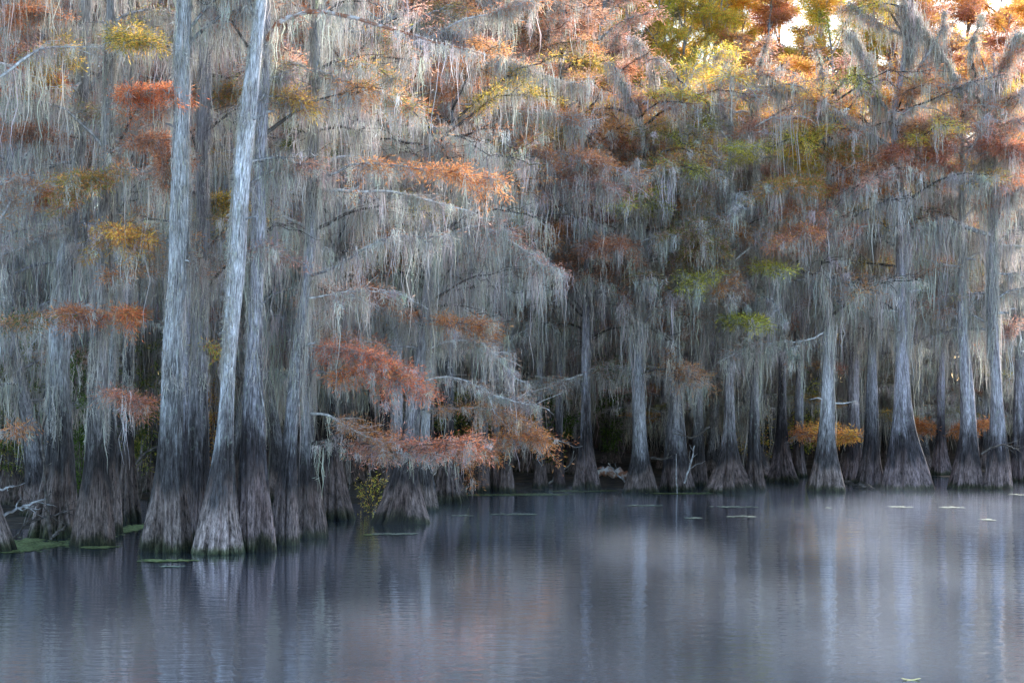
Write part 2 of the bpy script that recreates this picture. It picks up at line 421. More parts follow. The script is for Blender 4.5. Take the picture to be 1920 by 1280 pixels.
def limb(key, pts, r0=.03, kind='rust', leafd=160, moss=5, mlen=.6, ntw=10, twl=.6, dd=None, mat=None, lw=1.0, label=None, arch=0, ts=.25, sc=None, flat=.35, name='limb', **kw):
    """a limb of its own under a hero tree. pts: photo pixels [(x,y[,distance offset])...]; starts on the trunk at the first point's height"""
    h=HERO[key]; d=h['d']; sc=sc or max(1.,d/42)
    W=[P(p[0],p[1],d+(p[2] if len(p)>2 else 0)) for p in pts]
    s=on_trunk(h,W[0][2]); W[0]=s
    W=np.array(W)
    # refine
    t=np.linspace(0,1,len(W)); tt=np.linspace(0,1,max(9,len(W)*3))
    pp=np.stack([np.interp(tt,t,W[:,i]) for i in range(3)],-1)
    k=np.array([.25,.5,.25]); q=pp.copy()
    for _ in range(2): q[1:-1]=.25*q[:-2]+.5*q[1:-1]+.25*q[2:]
    L=np.linalg.norm(np.diff(q,axis=0),axis=1).sum()
    w=np.cumsum(rng.normal(0,1,q.shape),axis=0); tcol=np.linspace(0,1,len(q))[:,None]; w-=tcol*w[-1]; w-=(1-tcol)*w[0]
    q=q+w*.02*L/math.sqrt(len(q))
    b=Bits()
    dress(b,q,r0,kind,leafd,moss,mlen,ntw,twl,sc,ts,lw=lw,flat=flat,**kw)
    o=b.wood.obj(name,mat or M_limb,h['root'],True,h['base'])
    if label: o['label']=label
    if b.moss.v: b.moss.obj('hanging_moss',M_moss,o,False,h['base'])
    if b.leaf.v: b.leaf.obj('foliage',M_leaf,o,False,h['base'])
    return o

def on_trunk(h,z):
    zz,x,y,r=h['info']; return np.array([np.interp(z,zz,x),np.interp(z,zz,y),z])
# ---- left group, standing about 35 m away
hero(0,1032,[(1031,-75,34),(985,-62,14),(930,-52,-8),(800,-48,-22),(400,-42,-20),(0,-38,-20)],'cypress at the left edge of the photo with only its buttress in view',zone=1.9,tm=(2.5,9,60))
hero(1,1007,[(1006,50,150),(960,62,147),(900,78,140),(850,88,136),(780,92,132),(700,90,130),(620,92,134),(500,104,140),(400,124,150),(250,140,162),(100,150,170),(0,152,172)],
     'cypress leaning right with a broad dark base and pale right flank near the left edge',zone=2.2,nfl=7,tm=(2.2,11,170),mside=PI*1.05)
hero(2,1022,[(1021,132,214),(960,142,210),(900,152,206),(840,160,202),(760,166,200),(650,170,202),(500,178,208),(300,192,214),(0,200,216)],
     'brown cypress with a squared stump-like base between green duckweed mats',zone=2.0,nfl=6,flute=.22,tint=(.72,.68,.66),tm=(2.2,10,200))
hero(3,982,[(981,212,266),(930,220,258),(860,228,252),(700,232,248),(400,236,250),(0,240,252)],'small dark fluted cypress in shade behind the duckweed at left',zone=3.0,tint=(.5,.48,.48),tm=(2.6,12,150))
hero(4,1000,[(999,186,232),(930,192,226),(860,200,220),(700,204,218),(400,210,222),(0,214,224)],'slim bluish trunk tucked behind the squared brown cypress',zone=2.2,tm=(3,11,130),nseg=40)
hero(5,1033,[(1032,264,360),(990,270,356),(950,278,352),(900,288,347),(850,294,344),(800,299,342),(750,303,342),(700,304,343),(640,305,343),(500,317,352),(300,322,356),(150,326,357),(0,331,358)],
     'tall straight cypress with a wide fluted foot, leftmost of the big pale front row',zone=2.05,nfl=10,flute=.24,tm=(3.0,11,170),mlen=.28)
hero(6,1010,[(1009,338,400),(950,346,396),(900,350,394),(850,352,392),(780,354,391),(700,357,391),(600,363,390),(500,366,389),(350,368,392),(200,370,395),(0,376,398)],
     'grey cypress standing between and behind the two leading pale trunks',zone=1.9,tint=(.78,.75,.78),tm=(3.0,11,160),mlen=.3)
hero(30,985,[(984,325,365),(900,335,358),(700,341,356),(400,346,358),(0,350,360)],'thin straight trunk glimpsed beside the tall straight cypress',zone=2.2,tint=(.8,.78,.85),tm=(3,11,60),nseg=40)
hero(7,1036,[(1035,354,462),(1000,362,456),(960,374,449),(920,386,444),(880,396,441),(840,403,439),(780,411,440),(720,414,441),(650,419,446),(560,424,453),(480,430,461),(400,434,465),(300,440,472),(200,452,482),(100,466,492),(0,481,502)],
     'whitest front trunk, leaning right above a broad brown buttress',zone=1.75,nfl=9,flute=.26,tint=(1.35,1.35,1.38),tm=(3.2,11,230),mlen=.3,mside=PI)
hero(8,1032,[(1031,436,516),(980,441,512),(920,445,507),(860,449,502),(800,453,497),(740,457,493),(680,460,492),(600,464,492),(500,468,494),(400,473,497),(300,477,500),(150,482,505),(0,488,508)],
     'straight lavender-grey cypress just right of the whitest leaning trunk',zone=2.3,nfl=10,flute=.22,tint=(.98,.95,1.02),tm=(3.0,11,170),mlen=.28)
hero(9,1022,[(1021,506,562),(970,511,559),(920,518,557),(860,526,557),(800,533,560),(740,539,563),(680,546,568),(620,552,574),(560,562,582),(480,570,592),(350,575,597),(150,580,600),(0,585,602)],
     'slim dark-sided cypress curving right under long moss in the front row',zone=2.0,nfl=8,tint=(.85,.84,.88),tm=(3.0,11,190),mlen=.8)
hero(10,1008,[(1007,552,616),(960,556,608),(910,560,600),(850,562,592),(780,565,588),(700,569,588),(600,573,592),(400,582,600),(0,592,606)],
     'cypress at the right end of the front group with a mossy green wet foot',zone=1.7,nfl=8,tint=(.78,.76,.78),tm=(3.0,11,190),mlen=.8)
hero(11,973,[(972,598,668),(930,604,655),(880,610,642),(830,614,636),(750,618,634),(600,622,636),(300,628,640),(0,634,644)],
     'dark cypress with sharply ribbed base half hidden under orange sprays',zone=2.6,nfl=8,flute=.34,tint=(.62,.6,.62),top=10.5,tm=(3.2,12,260),mlen=.8)
hero(12,980,[(979,694,804),(955,708,798),(920,722,788),(880,734,782),(840,746,784),(800,756,787),(740,766,791),(680,778,800),(600,786,806),(500,798,818),(300,806,824),(0,812,826)],
     'cypress with gnarled knobbly buttress standing alone in open water at centre left',zone=1.6,nfl=7,flute=.36,top=8.6,tm=(3.2,12,110),mlen=.8,tint=(.85,.83,.86))
hero(13,957,[(956,776,824),(920,780,816),(880,784,810),(840,786,806),(780,790,806),(700,797,811),(500,808,820),(0,820,830)],
     'pale trunk close behind the gnarled buttress at centre left',zone=1.2,nfl=6,top=8.2,tm=(3.2,13,110),mlen=.8)
hero(14,940,[(939,716,772),(900,724,764),(840,730,758),(750,733,755),(650,734,754),(500,736,755),(300,738,754),(0,742,756)],
     'straight bright trunk rising behind the orange branch at centre left',zone=1.5,nfl=7,top=12.2,tm=(6,15,110),mlen=.8,tint=(1.1,1.1,1.15))
hero(15,944,[(943,808,880),(915,816,868),(880,824,858),(830,830,852),(700,834,850),(400,840,852),(0,846,856)],
     'broad dark stump-footed cypress at the near corner of the far bank',zone=2.6,nfl=8,tint=(.6,.58,.6),top=10.2,tm=(4,13,260),mlen=1.)
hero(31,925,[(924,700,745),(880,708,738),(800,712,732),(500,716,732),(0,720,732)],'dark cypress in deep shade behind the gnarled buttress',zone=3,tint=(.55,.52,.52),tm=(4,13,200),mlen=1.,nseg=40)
# ---- far bank, about 55 m away
def mid(key,by,prof,label,**k):
    kw=dict(zone=1.5,tm=(4.2,13,230),mlen=1.0,top=(11.2+rng.uniform(-.5,.5)) if prof[0][1]>1060 else 14,nseg=84); kw.update(k)
    return hero(key,by,prof,label,**kw)
mid(16,921,[(920,894,922),(880,898,918),(840,900,916),(700,902,914),(0,908,918)],'narrow trunk, leftmost of three slim ribbed cypresses on the far bank',tint=(.8,.75,.78),nfl=6,nseg=40)
mid(17,920,[(919,918,940),(880,921,936),(700,924,936),(0,930,940)],'thinnest trunk, middle of three slim ribbed cypresses on the far bank',tint=(.8,.75,.78),nfl=6,nseg=40)
mid(18,921,[(920,934,968),(890,938,960),(850,941,957),(700,944,957),(0,950,960)],'flared trunk, right of three slim ribbed cypresses on the far bank',tint=(.85,.8,.82),nfl=6,nseg=40)
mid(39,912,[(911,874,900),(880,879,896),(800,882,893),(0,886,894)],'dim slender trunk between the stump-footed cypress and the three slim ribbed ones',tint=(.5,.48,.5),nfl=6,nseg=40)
mid(19,917,[(916,996,1030),(880,1002,1022),(800,1004,1018),(0,1010,1020)],'slender fluted trunk left of the tall slim blue-lit cypress',tint=(.7,.68,.72),nfl=6,nseg=40)
mid(32,915,[(914,1036,1060),(870,1040,1056),(700,1043,1055),(0,1050,1058)],'slender dark trunk with a bend left of the tall slim blue-lit cypress',tint=(.6,.58,.65),nfl=6,nseg=40)
mid(20,919,[(918,1070,1128),(895,1077,1122),(865,1083,1114),(830,1087,1110),(780,1089,1108),(700,1090,1107),(620,1092,1108),(560,1093,1107),(400,1095,1106),(0,1098,1108)],
    'tall slim cypress lit blue on its right side, between bank log and slender trunks',tm=(9.5,16,120),nfl=8,flute=.34,zone=1.9,tint=(.95,.93,1.02))
mid(21,923,[(922,1168,1236),(900,1174,1228),(870,1181,1219),(840,1184,1215),(800,1185,1211),(720,1186,1208),(650,1188,1206),(560,1193,1207),(300,1196,1207),(0,1200,1208)],
    'stout cypress with a dark waterline collar right of the bank log',nfl=9,flute=.22,zone=1.15,tint=(.75,.74,.76))
mid(22,919,[(918,1234,1308),(895,1240,1298),(860,1246,1290),(820,1250,1286),(760,1254,1280),(680,1258,1278),(400,1262,1276),(0,1266,1276)],
    'cypress with a burl on its flank and dead sticks standing around its foot',nfl=9,zone=1.3,tm=(2.8,16,260),tint=(.78,.76,.8))
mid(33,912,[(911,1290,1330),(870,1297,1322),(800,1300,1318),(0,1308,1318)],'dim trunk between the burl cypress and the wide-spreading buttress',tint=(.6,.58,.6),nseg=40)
mid(23,921,[(920,1316,1414),(900,1330,1402),(875,1342,1392),(845,1350,1384),(810,1356,1380),(760,1359,1377),(700,1360,1375),(400,1364,1376),(0,1368,1378)],
    'cypress with the widest spreading brown root flare on the far bank',nfl=11,flute=.34,zone=1.5,tint=(.82,.76,.76))
mid(24,919,[(918,1392,1442),(890,1398,1432),(850,1402,1426),(800,1404,1424),(700,1408,1422),(0,1416,1426)],'dark cypress crowded against the wide-spreading brown root flare',nfl=7,zone=1.6,tint=(.6,.56,.56))
mid(25,904,[(903,1434,1500),(880,1443,1488),(850,1451,1480),(800,1456,1476),(700,1460,1474),(0,1468,1478)],'dark finely ribbed conical base set back behind the front trees of the far bank',nfl=12,flute=.36,zone=2.2,tint=(.62,.58,.64))
mid(34,893,[(892,1482,1516),(850,1488,1508),(700,1491,1505),(0,1498,1508)],'thin trunk just behind the dark conical ribbed base',nfl=6,tint=(.7,.7,.78),nseg=40)
mid(26,921,[(920,1510,1584),(900,1514,1580),(870,1521,1573),(840,1528,1568),(800,1535,1566),(750,1540,1565),(700,1542,1563),(640,1545,1562),(600,1546,1560),(300,1550,1562),(0,1554,1563)],
    'cypress with short broken white stubs halfway up and blackened foot',nfl=9,flute=.2,zone=1.5,tm=(3.6,16,160),tint=(1.05,1.02,1.02))
mid(27,903,[(902,1578,1624),(870,1584,1618),(800,1588,1612),(700,1592,1610),(0,1600,1612)],'grey trunk behind, between the stubbed cypress and dark-footed neighbour',nfl=8,tint=(.85,.8,.88))
mid(28,913,[(912,1600,1664),(890,1608,1656),(860,1615,1651),(820,1620,1648),(750,1624,1645),(650,1627,1643),(0,1634,1644)],
    'dark-footed ribbed cypress pressed against the tallest lavender cypress',nfl=10,flute=.32,zone=1.7,tint=(.72,.7,.76))
mid(29,918,[(917,1650,1750),(895,1655,1744),(870,1659,1737),(840,1664,1728),(810,1669,1719),(770,1675,1711),(730,1678,1706),(680,1679,1704),(600,1680,1702),(500,1681,1701),(400,1680,1697),(300,1673,1689),(220,1668,1680),(120,1690,1700),(0,1702,1710)],
    'tallest lavender cypress with a broad twisting root skirt on the right',nfl=10,flute=.26,zone=1.6,top=17,tm=(4.2,10,110),tint=(1.0,.95,1.04))
mid(35,890,[(889,1744,1788),(850,1752,1776),(800,1756,1772),(600,1758,1770),(0,1762,1770)],'slim trunk standing far back in the gap between two big right-hand cypresses',nfl=7,zone=2,tint=(.8,.78,.9),nseg=40)
mid(36,916,[(915,1776,1844),(890,1783,1840),(850,1793,1835),(810,1799,1832),(760,1801,1828),(700,1800,1823),(640,1797,1816),(560,1796,1812),(400,1797,1810),(200,1798,1810),(0,1800,1810)],
    'cypress with a wavy trunk, left of the pair near the right edge',nfl=9,zone=1.5,top=10.8,tm=(4.2,10,110),tint=(.95,.9,.95))
mid(37,917,[(916,1840,1900),(890,1846,1897),(850,1852,1890),(800,1857,1885),(740,1858,1880),(680,1856,1876),(600,1852,1870),(500,1852,1868),(300,1856,1870),(0,1860,1872)],
    'cypress with twisted moss-streaked trunk, right of the pair near the right edge',nfl=9,zone=1.5,top=12.3,tm=(4.0,11,230),tint=(.95,.9,.95))
mid(38,903,[(902,1888,1940),(860,1896,1928),(700,1902,1922),(0,1908,1920)],'shaded cypress cut off by the right edge of the photo',nfl=8,tint=(.7,.68,.75))

def vine(key,z0,z1,a0,a1,r=.016,n=26):
    h=HERO[key]; zz,x,y,R_=h['info']; t=np.linspace(0,1,n); z=z0+(z1-z0)*t; a=a0+(a1-a0)*t+.12*np.sin(t*11+key)
    q=np.stack([np.interp(z,zz,x)+(np.interp(z,zz,R_)*1.04+r*.3)*np.cos(a),np.interp(z,zz,y)+(np.interp(z,zz,R_)*1.04+r*.3)*np.sin(a),z],-1)
    A=Acc(); tube(A,q,r*(1-.5*t),5,lump=.15); A.obj('vine',M_limb,h['root'],True,h['base'])
for k,z0,z1,a0,a1 in [(5,2.6,4.9,-2.6,-.2),(5,4.8,6.6,-.3,-2.0),(7,2.3,3.3,-2.5,-1.2),(7,3.3,5.6,-1.2,-2.6),(8,2.3,5.2,-.1,-2.4),(8,4.0,5.8,-.2,-1.7),(8,6.5,8.5,-2.6,-.4),
                      (6,3.6,4.8,-.4,-2.2),(1,4.,6.5,-2.4,-.5),(29,4.2,5.6,-2.6,-1.0),(29,5.2,8.2,-.6,-2.2),(36,3.9,5.6,-2.6,-.6),(37,3.2,6.0,-2.7,-.5),(37,5.8,8,-.4,-2.2),(9,2.6,4.2,-.5,-2.2)]:
    vine(k,z0,z1,a0,a1,.012 if k<12 else .024)
for k,z,a in [(5,5.2,-.6),(5,7.6,-2.6),(7,5.9,-.5),(7,7.7,-.7),(8,4.4,-.4),(8,7.9,-.3),(6,6.2,-.5),(1,3.9,-1.2),(29,5.6,-.3),(29,7.4,-2.9),(36,6.6,-.3),(37,5.0,-.2),(12,4.6,-2.8),(9,3.7,-.4)]:
    h=HERO[k]; p=on_trunk(h,z); l=rng.uniform(.18,.4)*(1 if k<15 else 1.6); q=limb_poly(p,p+np.array([math.cos(a)*l,math.sin(a)*l,rng.uniform(-.02,.14)]),5,.02,.06)
    A=Acc(); tube(A,q,np.linspace(.035,.014,5)*(1 if k<15 else 1.5),7,lump=.12); A.obj('broken_stub',M_limb,h['root'],True,h['base'])
# ---- limbs that the photograph shows
limb(8,[(490,85,0),(520,38,-.3),(600,10,-.5),(700,38,-.6),(800,72,-.8),(890,98,-1)],.055,'rust',40,7,.7,8,.5,mat=M_redlimb,label='red-peeling limb arching over and down to the right')
limb(9,[(590,357,0),(680,356,-.3),(760,360,-.5),(880,395,-.8)],.035,'brown',40,10,.8,9,.5,mat=M_palelimb)
limb(9,[(585,345,0),(680,305,-.5),(780,320,-.8),(925,335,-1)],.025,['orange','rust'],420,6,.6,26,.6,flat=.6)
limb(9,[(590,130,0),(640,150,-.4),(700,170,-.6),(770,205,-.8)],.025,['orange','rust','olive'],340,8,.9,20,.6)
limb(9,[(588,150,0),(650,125,-.3),(700,120,-.4),(735,150,-.4)],.02,['olive','orange'],300,6,.9,12,.5)
limb(10,[(585,660,0),(610,650,-.5),(660,655,-1),(700,670,-1.2),(750,715,-1.4)],.035,['red','pink'],280,8,.6,44,.72,flat=.9,lw=1.1,label='branch of bright red-orange needles')
limb(10,[(585,690,0),(620,700,-.6),(680,690,-1),(735,700,-1.2)],.025,['red','orange'],280,7,.5,30,.65,flat=.9,lw=1.1)
limb(10,[(575,775,0),(620,780,-.5),(660,805,-.8),(720,830,-1.2)],.03,['brown','orange'],260,5,.5,18,.6,mat=M_palelimb)
limb(10,[(580,835,0),(640,822,-.6),(700,838,-1),(760,845,-1.3),(820,850,-1.6)],.045,['rust','pink'],240,8,.45,26,.6,mat=M_darklimb)
limb(10,[(580,832,0),(660,838,-.4),(750,840,-1),(880,825,-1.6)],.03,['pink','red','rust'],330,7,.45,38,.6,mat=M_darklimb,ts=.5)
limb(12,[(775,865,0),(860,852,-.3),(900,830,-.5),(1012,815,-.7)],.04,['orange','rust'],380,9,.5,44,.62,mat=M_limb,ts=.4,flat=.7,label='limb of glowing orange needles reaching over open water')
limb(12,[(785,770,0),(850,762,-.3),(930,768,-.5),(990,800,-.6)],.025,['orange','brown'],340,8,.6,24,.6,ts=.2)
limb(12,[(790,650,0),(720,650,-.6),(650,630,-.8),(600,640,-.9)],.02,['orange','pink'],320,5,.6,20,.6)
limb(12,[(795,660,0),(840,640,-.4),(900,640,-.6),(960,700,-.8)],.028,['brown'],60,14,.8,14,.6,mat=M_palelimb)
limb(12,[(800,600,0),(840,600,-.3),(900,610,-.5)],.022,['rust','orange'],360,8,.7,18,.6)
limb(12,[(795,620,0),(760,580,-.4),(690,542,-.6)],.022,['rust'],360,5,.6,18,.5)
limb(12,[(780,720,0),(850,700,-.5),(930,745,-.8),(1000,760,-.9)],.028,['brown'],80,12,.6,16,.6,mat=M_palelimb)
limb(12,[(812,480,0),(870,420,-.4),(930,432,-.6),(990,470,-.8),(1015,500,-.8)],.03,['brown','pink'],140,16,1.0,18,.7,mat=M_palelimb)
limb(13,[(812,450,0),(870,435,-.4),(930,440,-.6)],.022,['red','orange'],420,8,1.1,14,.45)
limb(9,[(592,520,0),(640,495,-.4),(720,440,-.8),(800,445,-1)],.028,'brown',60,14,1.0,12,.6)
limb(9,[(590,560,0),(650,545,-.5),(740,548,-.8)],.022,'brown',80,12,.8,10,.6,mat=M_palelimb)
limb(15,[(848,330,0),(900,310,-.5),(1000,330,-.9),(1100,300,-1.2)],.03,['brown','rust'],360,8,.8,34,.9,flat=.6)
limb(15,[(848,300,0),(940,290,-.5),(1080,280,-.9),(1200,330,-1.2)],.03,['brown','rust','orange'],360,8,.8,34,.9,flat=.6)
limb(15,[(848,360,0),(940,345,-.5),(1040,345,-.9),(1160,345,-1.2)],.03,['brown','pink'],260,14,1.0,26,.8,mat=M_palelimb)
limb(14,[(745,240,0),(830,190,-.5),(960,200,-.9),(1100,230,-1.)],.03,['brown','rust'],220,12,1.0,26,.8,mat=M_palelimb)
limb(14,[(745,140,0),(840,50,-.5),(900,30,-.7),(1000,0,-1)],.045,['rust','brown'],160,14,1.0,16,.7,mat=M_palelimb)
limb(14,[(745,90,0),(850,45,-.5),(930,110,-.8),(1090,160,-1.2)],.035,['rust','brown'],120,16,1.3,18,.7,mat=M_palelimb)
limb(11,[(634,240,0),(680,215,-.5),(760,235,-.7),(830,240,-1)],.03,['brown'],100,16,1.2,16,.6)
limb(11,[(636,60,0),(700,55,-.5),(770,95,-.8)],.03,['olive','rust'],200,14,1.2,14,.6)
# more colour deep in the left and middle
for key,pts_,kd in [(1,[(160,110,0),(110,100,-.6),(70,140,-.9)],['olive','gold']),(2,[(208,80,0),(240,60,-.5),(265,80,-.8)],['olive','gold']),
    (2,[(203,330,0),(180,340,-.4),(150,345,-.6)],['olive','orange']),(2,[(196,440,0),(225,430,-.4),(250,450,-.6)],['gold','orange']),
    (1,[(142,450,0),(110,370,-.4),(90,365,-.6)],['rust']),(6,[(385,200,0),(410,180,.3),(432,170,.3)],['orange','olive']),(6,[(383,380,0),(405,370,.3),(420,400,.3)],['gold','olive']),
    (8,[(492,180,0),(530,180,.2),(555,190,.2)],['gold','brown']),(11,[(634,300,0),(600,290,-.8),(575,260,-1)],['olive','green']),
    (13,[(814,420,0),(760,400,-.8),(710,390,-1)],['brown','pink']),(14,[(745,420,0),(690,420,-.8),(650,410,-1)],['brown','pink']),
    (20,[(1098,440,0),(1060,430,-1),(1010,450,-1.6)],['brown','orange']),(21,[(1203,470,0),(1160,450,-1),(1120,470,-1.6)],['rust','brown']),
    (22,[(1268,480,0),(1300,470,-1),(1330,450,-1.6)],['olive','brown']),(26,[(1553,450,0),(1520,430,-1),(1480,450,-1.6)],['pink','orange']),
    (26,[(1553,360,0),(1500,345,-1),(1450,350,-1.8)],['orange','olive']),(28,[(1640,300,0),(1600,270,-1),(1540,290,-1.8)],['orange','olive'])]:
    limb(key,[(a_,b_,c_*1.5) for a_,b_,c_ in pts_],.025,kd,480,6,.7,26,.65)
# far left
limb(1,[(160,150,0),(100,190,-.9),(40,215,-.9),(-20,250,-1.5)],.03,'rust',60,9,1.0,8,.6,mat=M_palelimb)
limb(1,[(158,180,0),(110,150,-.9),(60,140,-1),(10,130,-1.5)],.022,['red','rust'],600,5,.7,32,.6,flat=.8)
limb(1,[(158,60,0),(110,30,-.9),(50,20,-1),(0,60,-1.5)],.022,['rust'],560,6,.8,18,.6)
limb(1,[(150,260,0),(110,250,-.9),(60,250,-1),(0,245,-1.5)],.022,['rust','brown'],560,6,.8,28,.5)
limb(1,[(145,420,0),(80,440,-.9),(0,480,-1.5)],.025,['brown'],100,14,.7,16,.6,mat=M_palelimb)
limb(0,[(-20,620,0),(10,600,-.3),(60,600,-.7)],.02,['orange','green','brown'],380,10,.8,16,.5)
limb(0,[(-20,820,0),(10,805,-.9),(45,800,-.9)],.018,['orange','rust'],380,3,.4,8,.3)
limb(2,[(205,200,0),(250,172,-.9),(320,168,-1.1)],.022,['red','rust'],620,5,.7,32,.5,flat=.7)
limb(2,[(205,290,0),(250,260,-.9),(310,270,-1.1),(315,330,-1.1)],.022,['rust','brown'],620,5,.7,36,.5,flat=1.0)
limb(2,[(195,600,0),(160,590,-.9),(140,590,-.9)],.018,['rust'],560,4,.6,18,.35)
limb(2,[(195,600,0),(220,580,-.9),(240,590,-.9)],.018,['red','orange'],600,5,.8,20,.3,flat=1.0)
limb(2,[(190,745,0),(220,735,-.9),(262,760,-.9)],.018,['rust','pink'],600,5,.5,20,.35,flat=1.2)
limb(2,[(200,530,0),(225,512,-.9),(240,512,-.9)],.015,['rust','orange'],300,6,.7,8,.3)
limb(5,[(318,420,0),(290,410,.5),(255,415,.8)],.018,'brown',0,5,.7,3,.4,mat=M_darklimb)
limb(5,[(308,615,0),(280,598,.5),(250,596,.8)],.018,'brown',0,4,.7,3,.4,mat=M_darklimb)
limb(6,[(385,640,0),(400,650,-.1),(412,670,.3)],.014,['orange','yellow'],380,2,.4,8,.3)
# right
limb(29,[(1683,285,0),(1620,240,-.3),(1560,205,-.6),(1500,180,-.8),(1420,130,-.9)],.085,'brown',80,22,1.3,16,.8,label='long moss-draped limb climbing left')
limb(29,[(1676,225,0),(1645,185,-.2),(1630,120,-.4),(1600,60,-.4)],.075,'brown',60,20,1.3,10,.8)
limb(29,[(1690,130,0),(1710,60,0),(1690,0,0)],.06,'brown',40,20,1.4,8,.8)
limb(36,[(1805,180,0),(1770,100,-.4),(1730,50,-.6),(1680,-20,-.8)],.11,'brown',30,24,1.5,10,.9,label='thick leaning limb dripping long pale moss')
limb(36,[(1804,290,0),(1760,270,-.8),(1700,280,-1.2),(1690,300,-1.2)],.03,['rust','pink'],440,7,.8,34,.9,flat=.5)
limb(36,[(1804,275,0),(1850,268,-.8),(1900,280,-1.2),(1950,280,-1.2)],.03,['rust','pink'],440,7,.8,30,.9,flat=.5)
limb(36,[(1800,330,0),(1760,300,-.8),(1720,310,-1.2)],.03,['pink','rust'],380,9,.8,22,.8,mat=M_palelimb)
limb(29,[(1688,370,0),(1650,350,-.5),(1600,352,-.8),(1555,360,-1)],.035,['rust','orange'],440,8,.8,34,.8,mat=M_darklimb,flat=.5)
limb(29,[(1690,440,0),(1640,415,-.5),(1590,430,-.9),(1530,460,-1)],.04,['pink','red'],300,12,.9,22,.7,mat=M_palelimb,ts=.5)
limb(37,[(1858,442,0),(1820,430,-.4),(1770,412,-.6),(1720,432,-.9),(1700,420,-1)],.075,['brown'],40,20,1.3,10,.7,mat=M_limb,label='thick arched bare limb over hanging moss')
limb(37,[(1862,180,0),(1880,120,-.4),(1910,60,-.6)],.08,['brown'],60,18,1.5,8,.8)
limb(37,[(1862,340,0),(1840,240,-.2),(1850,180,-.4)],.07,['brown'],60,18,1.5,8,.8)
limb(36,[(1804,500,0),(1760,492,-.2),(1710,480,-.4)],.03,['brown'],60,14,1.2,8,.6,mat=M_palelimb)
limb(29,[(1690,585,0),(1650,580,-.3),(1600,575,-.5),(1540,570,-.6)],.035,['brown'],60,14,1.1,10,.7,mat=M_limb)
limb(26,[(1552,620,0),(1500,640,-.3),(1430,640,-.5),(1380,660,-.7)],.03,['brown'],70,18,1.0,18,.8,mat=M_palelimb)
limb(26,[(1552,755,0),(1535,745,-.1),(1524,748,-.1)],.035,'brown',0,5,.5,1,.2,mat=M_palelimb,label='broken white stub')
limb(26,[(1554,755,0),(1580,756,0),(1602,751,0)],.025,'brown',0,1,.2,1,.2,mat=M_palelimb,label='broken white stub')
limb(21,[(1200,650,0),(1180,590,-.3),(1150,540,-.5),(1100,515,-.7)],.06,['brown','rust'],120,12,1.1,14,.8,mat=M_darklimb,label='dark limb arched like a hook')
limb(20,[(1100,520,0),(1060,505,-.3),(1000,505,-.6)],.035,['rust','brown'],380,10,1.1,26,.8,mat=M_darklimb,flat=.4)
limb(20,[(1100,515,0),(1140,500,-.3),(1180,498,-.4)],.03,['rust','brown'],380,10,1.1,20,.8,mat=M_darklimb,flat=.4)
limb(20,[(1098,700,0),(1060,715,-.3),(1000,725,-.6),(960,740,-.8)],.03,['brown'],120,16,.7,18,.8,mat=M_palelimb)
limb(20,[(1100,695,0),(1140,685,-.3),(1180,690,-.6)],.03,['brown','green'],160,16,.9,18,.8,mat=M_palelimb)
limb(21,[(1198,700,0),(1240,690,-.4),(1300,700,-.8)],.035,['brown','orange'],240,14,.9,24,.9,mat=M_darklimb)
limb(22,[(1268,440,0),(1250,385,-1),(1215,380,-1.8),(1180,378,-2.1)],.03,['olive','yellow'],380,10,.9,24,.8,flat=.4)
limb(22,[(1268,300,0),(1240,270,-.4),(1180,290,-.6)],.035,['brown','rust'],320,12,.9,24,.8,flat=.4)
limb(23,[(1370,340,0),(1330,310,-.8),(1280,315,-1.4),(1230,320,-2)],.035,['olive','orange'],220,12,1.0,20,.8,mat=M_palelimb)
limb(23,[(1368,440,0),(1330,410,-1.2),(1280,440,-2)],.035,['olive','brown'],320,12,1.0,22,.8)
limb(23,[(1366,590,0),(1390,600,-1.3),(1420,605,-2)],.03,['yellow','olive'],420,9,.8,18,.6,flat=.4)
limb(23,[(1366,520,0),(1330,512,-1.2),(1300,530,-2)],.03,['olive','yellow'],340,9,.9,18,.6,flat=.4)
limb(24,[(1416,510,0),(1440,500,-1.2),(1475,510,-2)],.03,['yellow','olive'],380,9,.8,14,.5,flat=.4)
limb(24,[(1420,400,0),(1460,375,-1.2),(1500,400,-2)],.03,['orange','pink'],300,12,1.,22,.7)
limb(25,[(1470,350,0),(1490,310,-.5),(1505,275,-.7)],.09,['brown'],40,10,.8,5,.5,mat=M_darklimb,label='dark dead snag pointing up to the right')
limb(25,[(1470,830,0),(1500,812,-.2),(1540,818,.4)],.02,['orange','rust'],440,1,.2,16,.5,flat=.2)
limb(28,[(1635,825,0),(1600,815,.5),(1560,812,.8)],.02,['orange','gold'],440,1,.2,16,.5,flat=.2)
limb(35,[(1765,815,0),(1740,800,.2),(1715,795,.4)],.02,['rust','orange'],440,1,.2,18,.5,flat=.2)
limb(35,[(1765,815,0),(1790,805,.2),(1840,800,.4)],.02,['orange','rust'],440,1,.2,18,.5,flat=.2)
limb(38,[(1910,620,0),(1890,610,-.8),(1860,640,-1.)],.03,['brown','pink'],300,14,1.0,20,.7)
limb(19,[(1010,640,0),(980,600,-.4),(930,600,-.8)],.03,['brown'],80,14,1.3,12,.8)

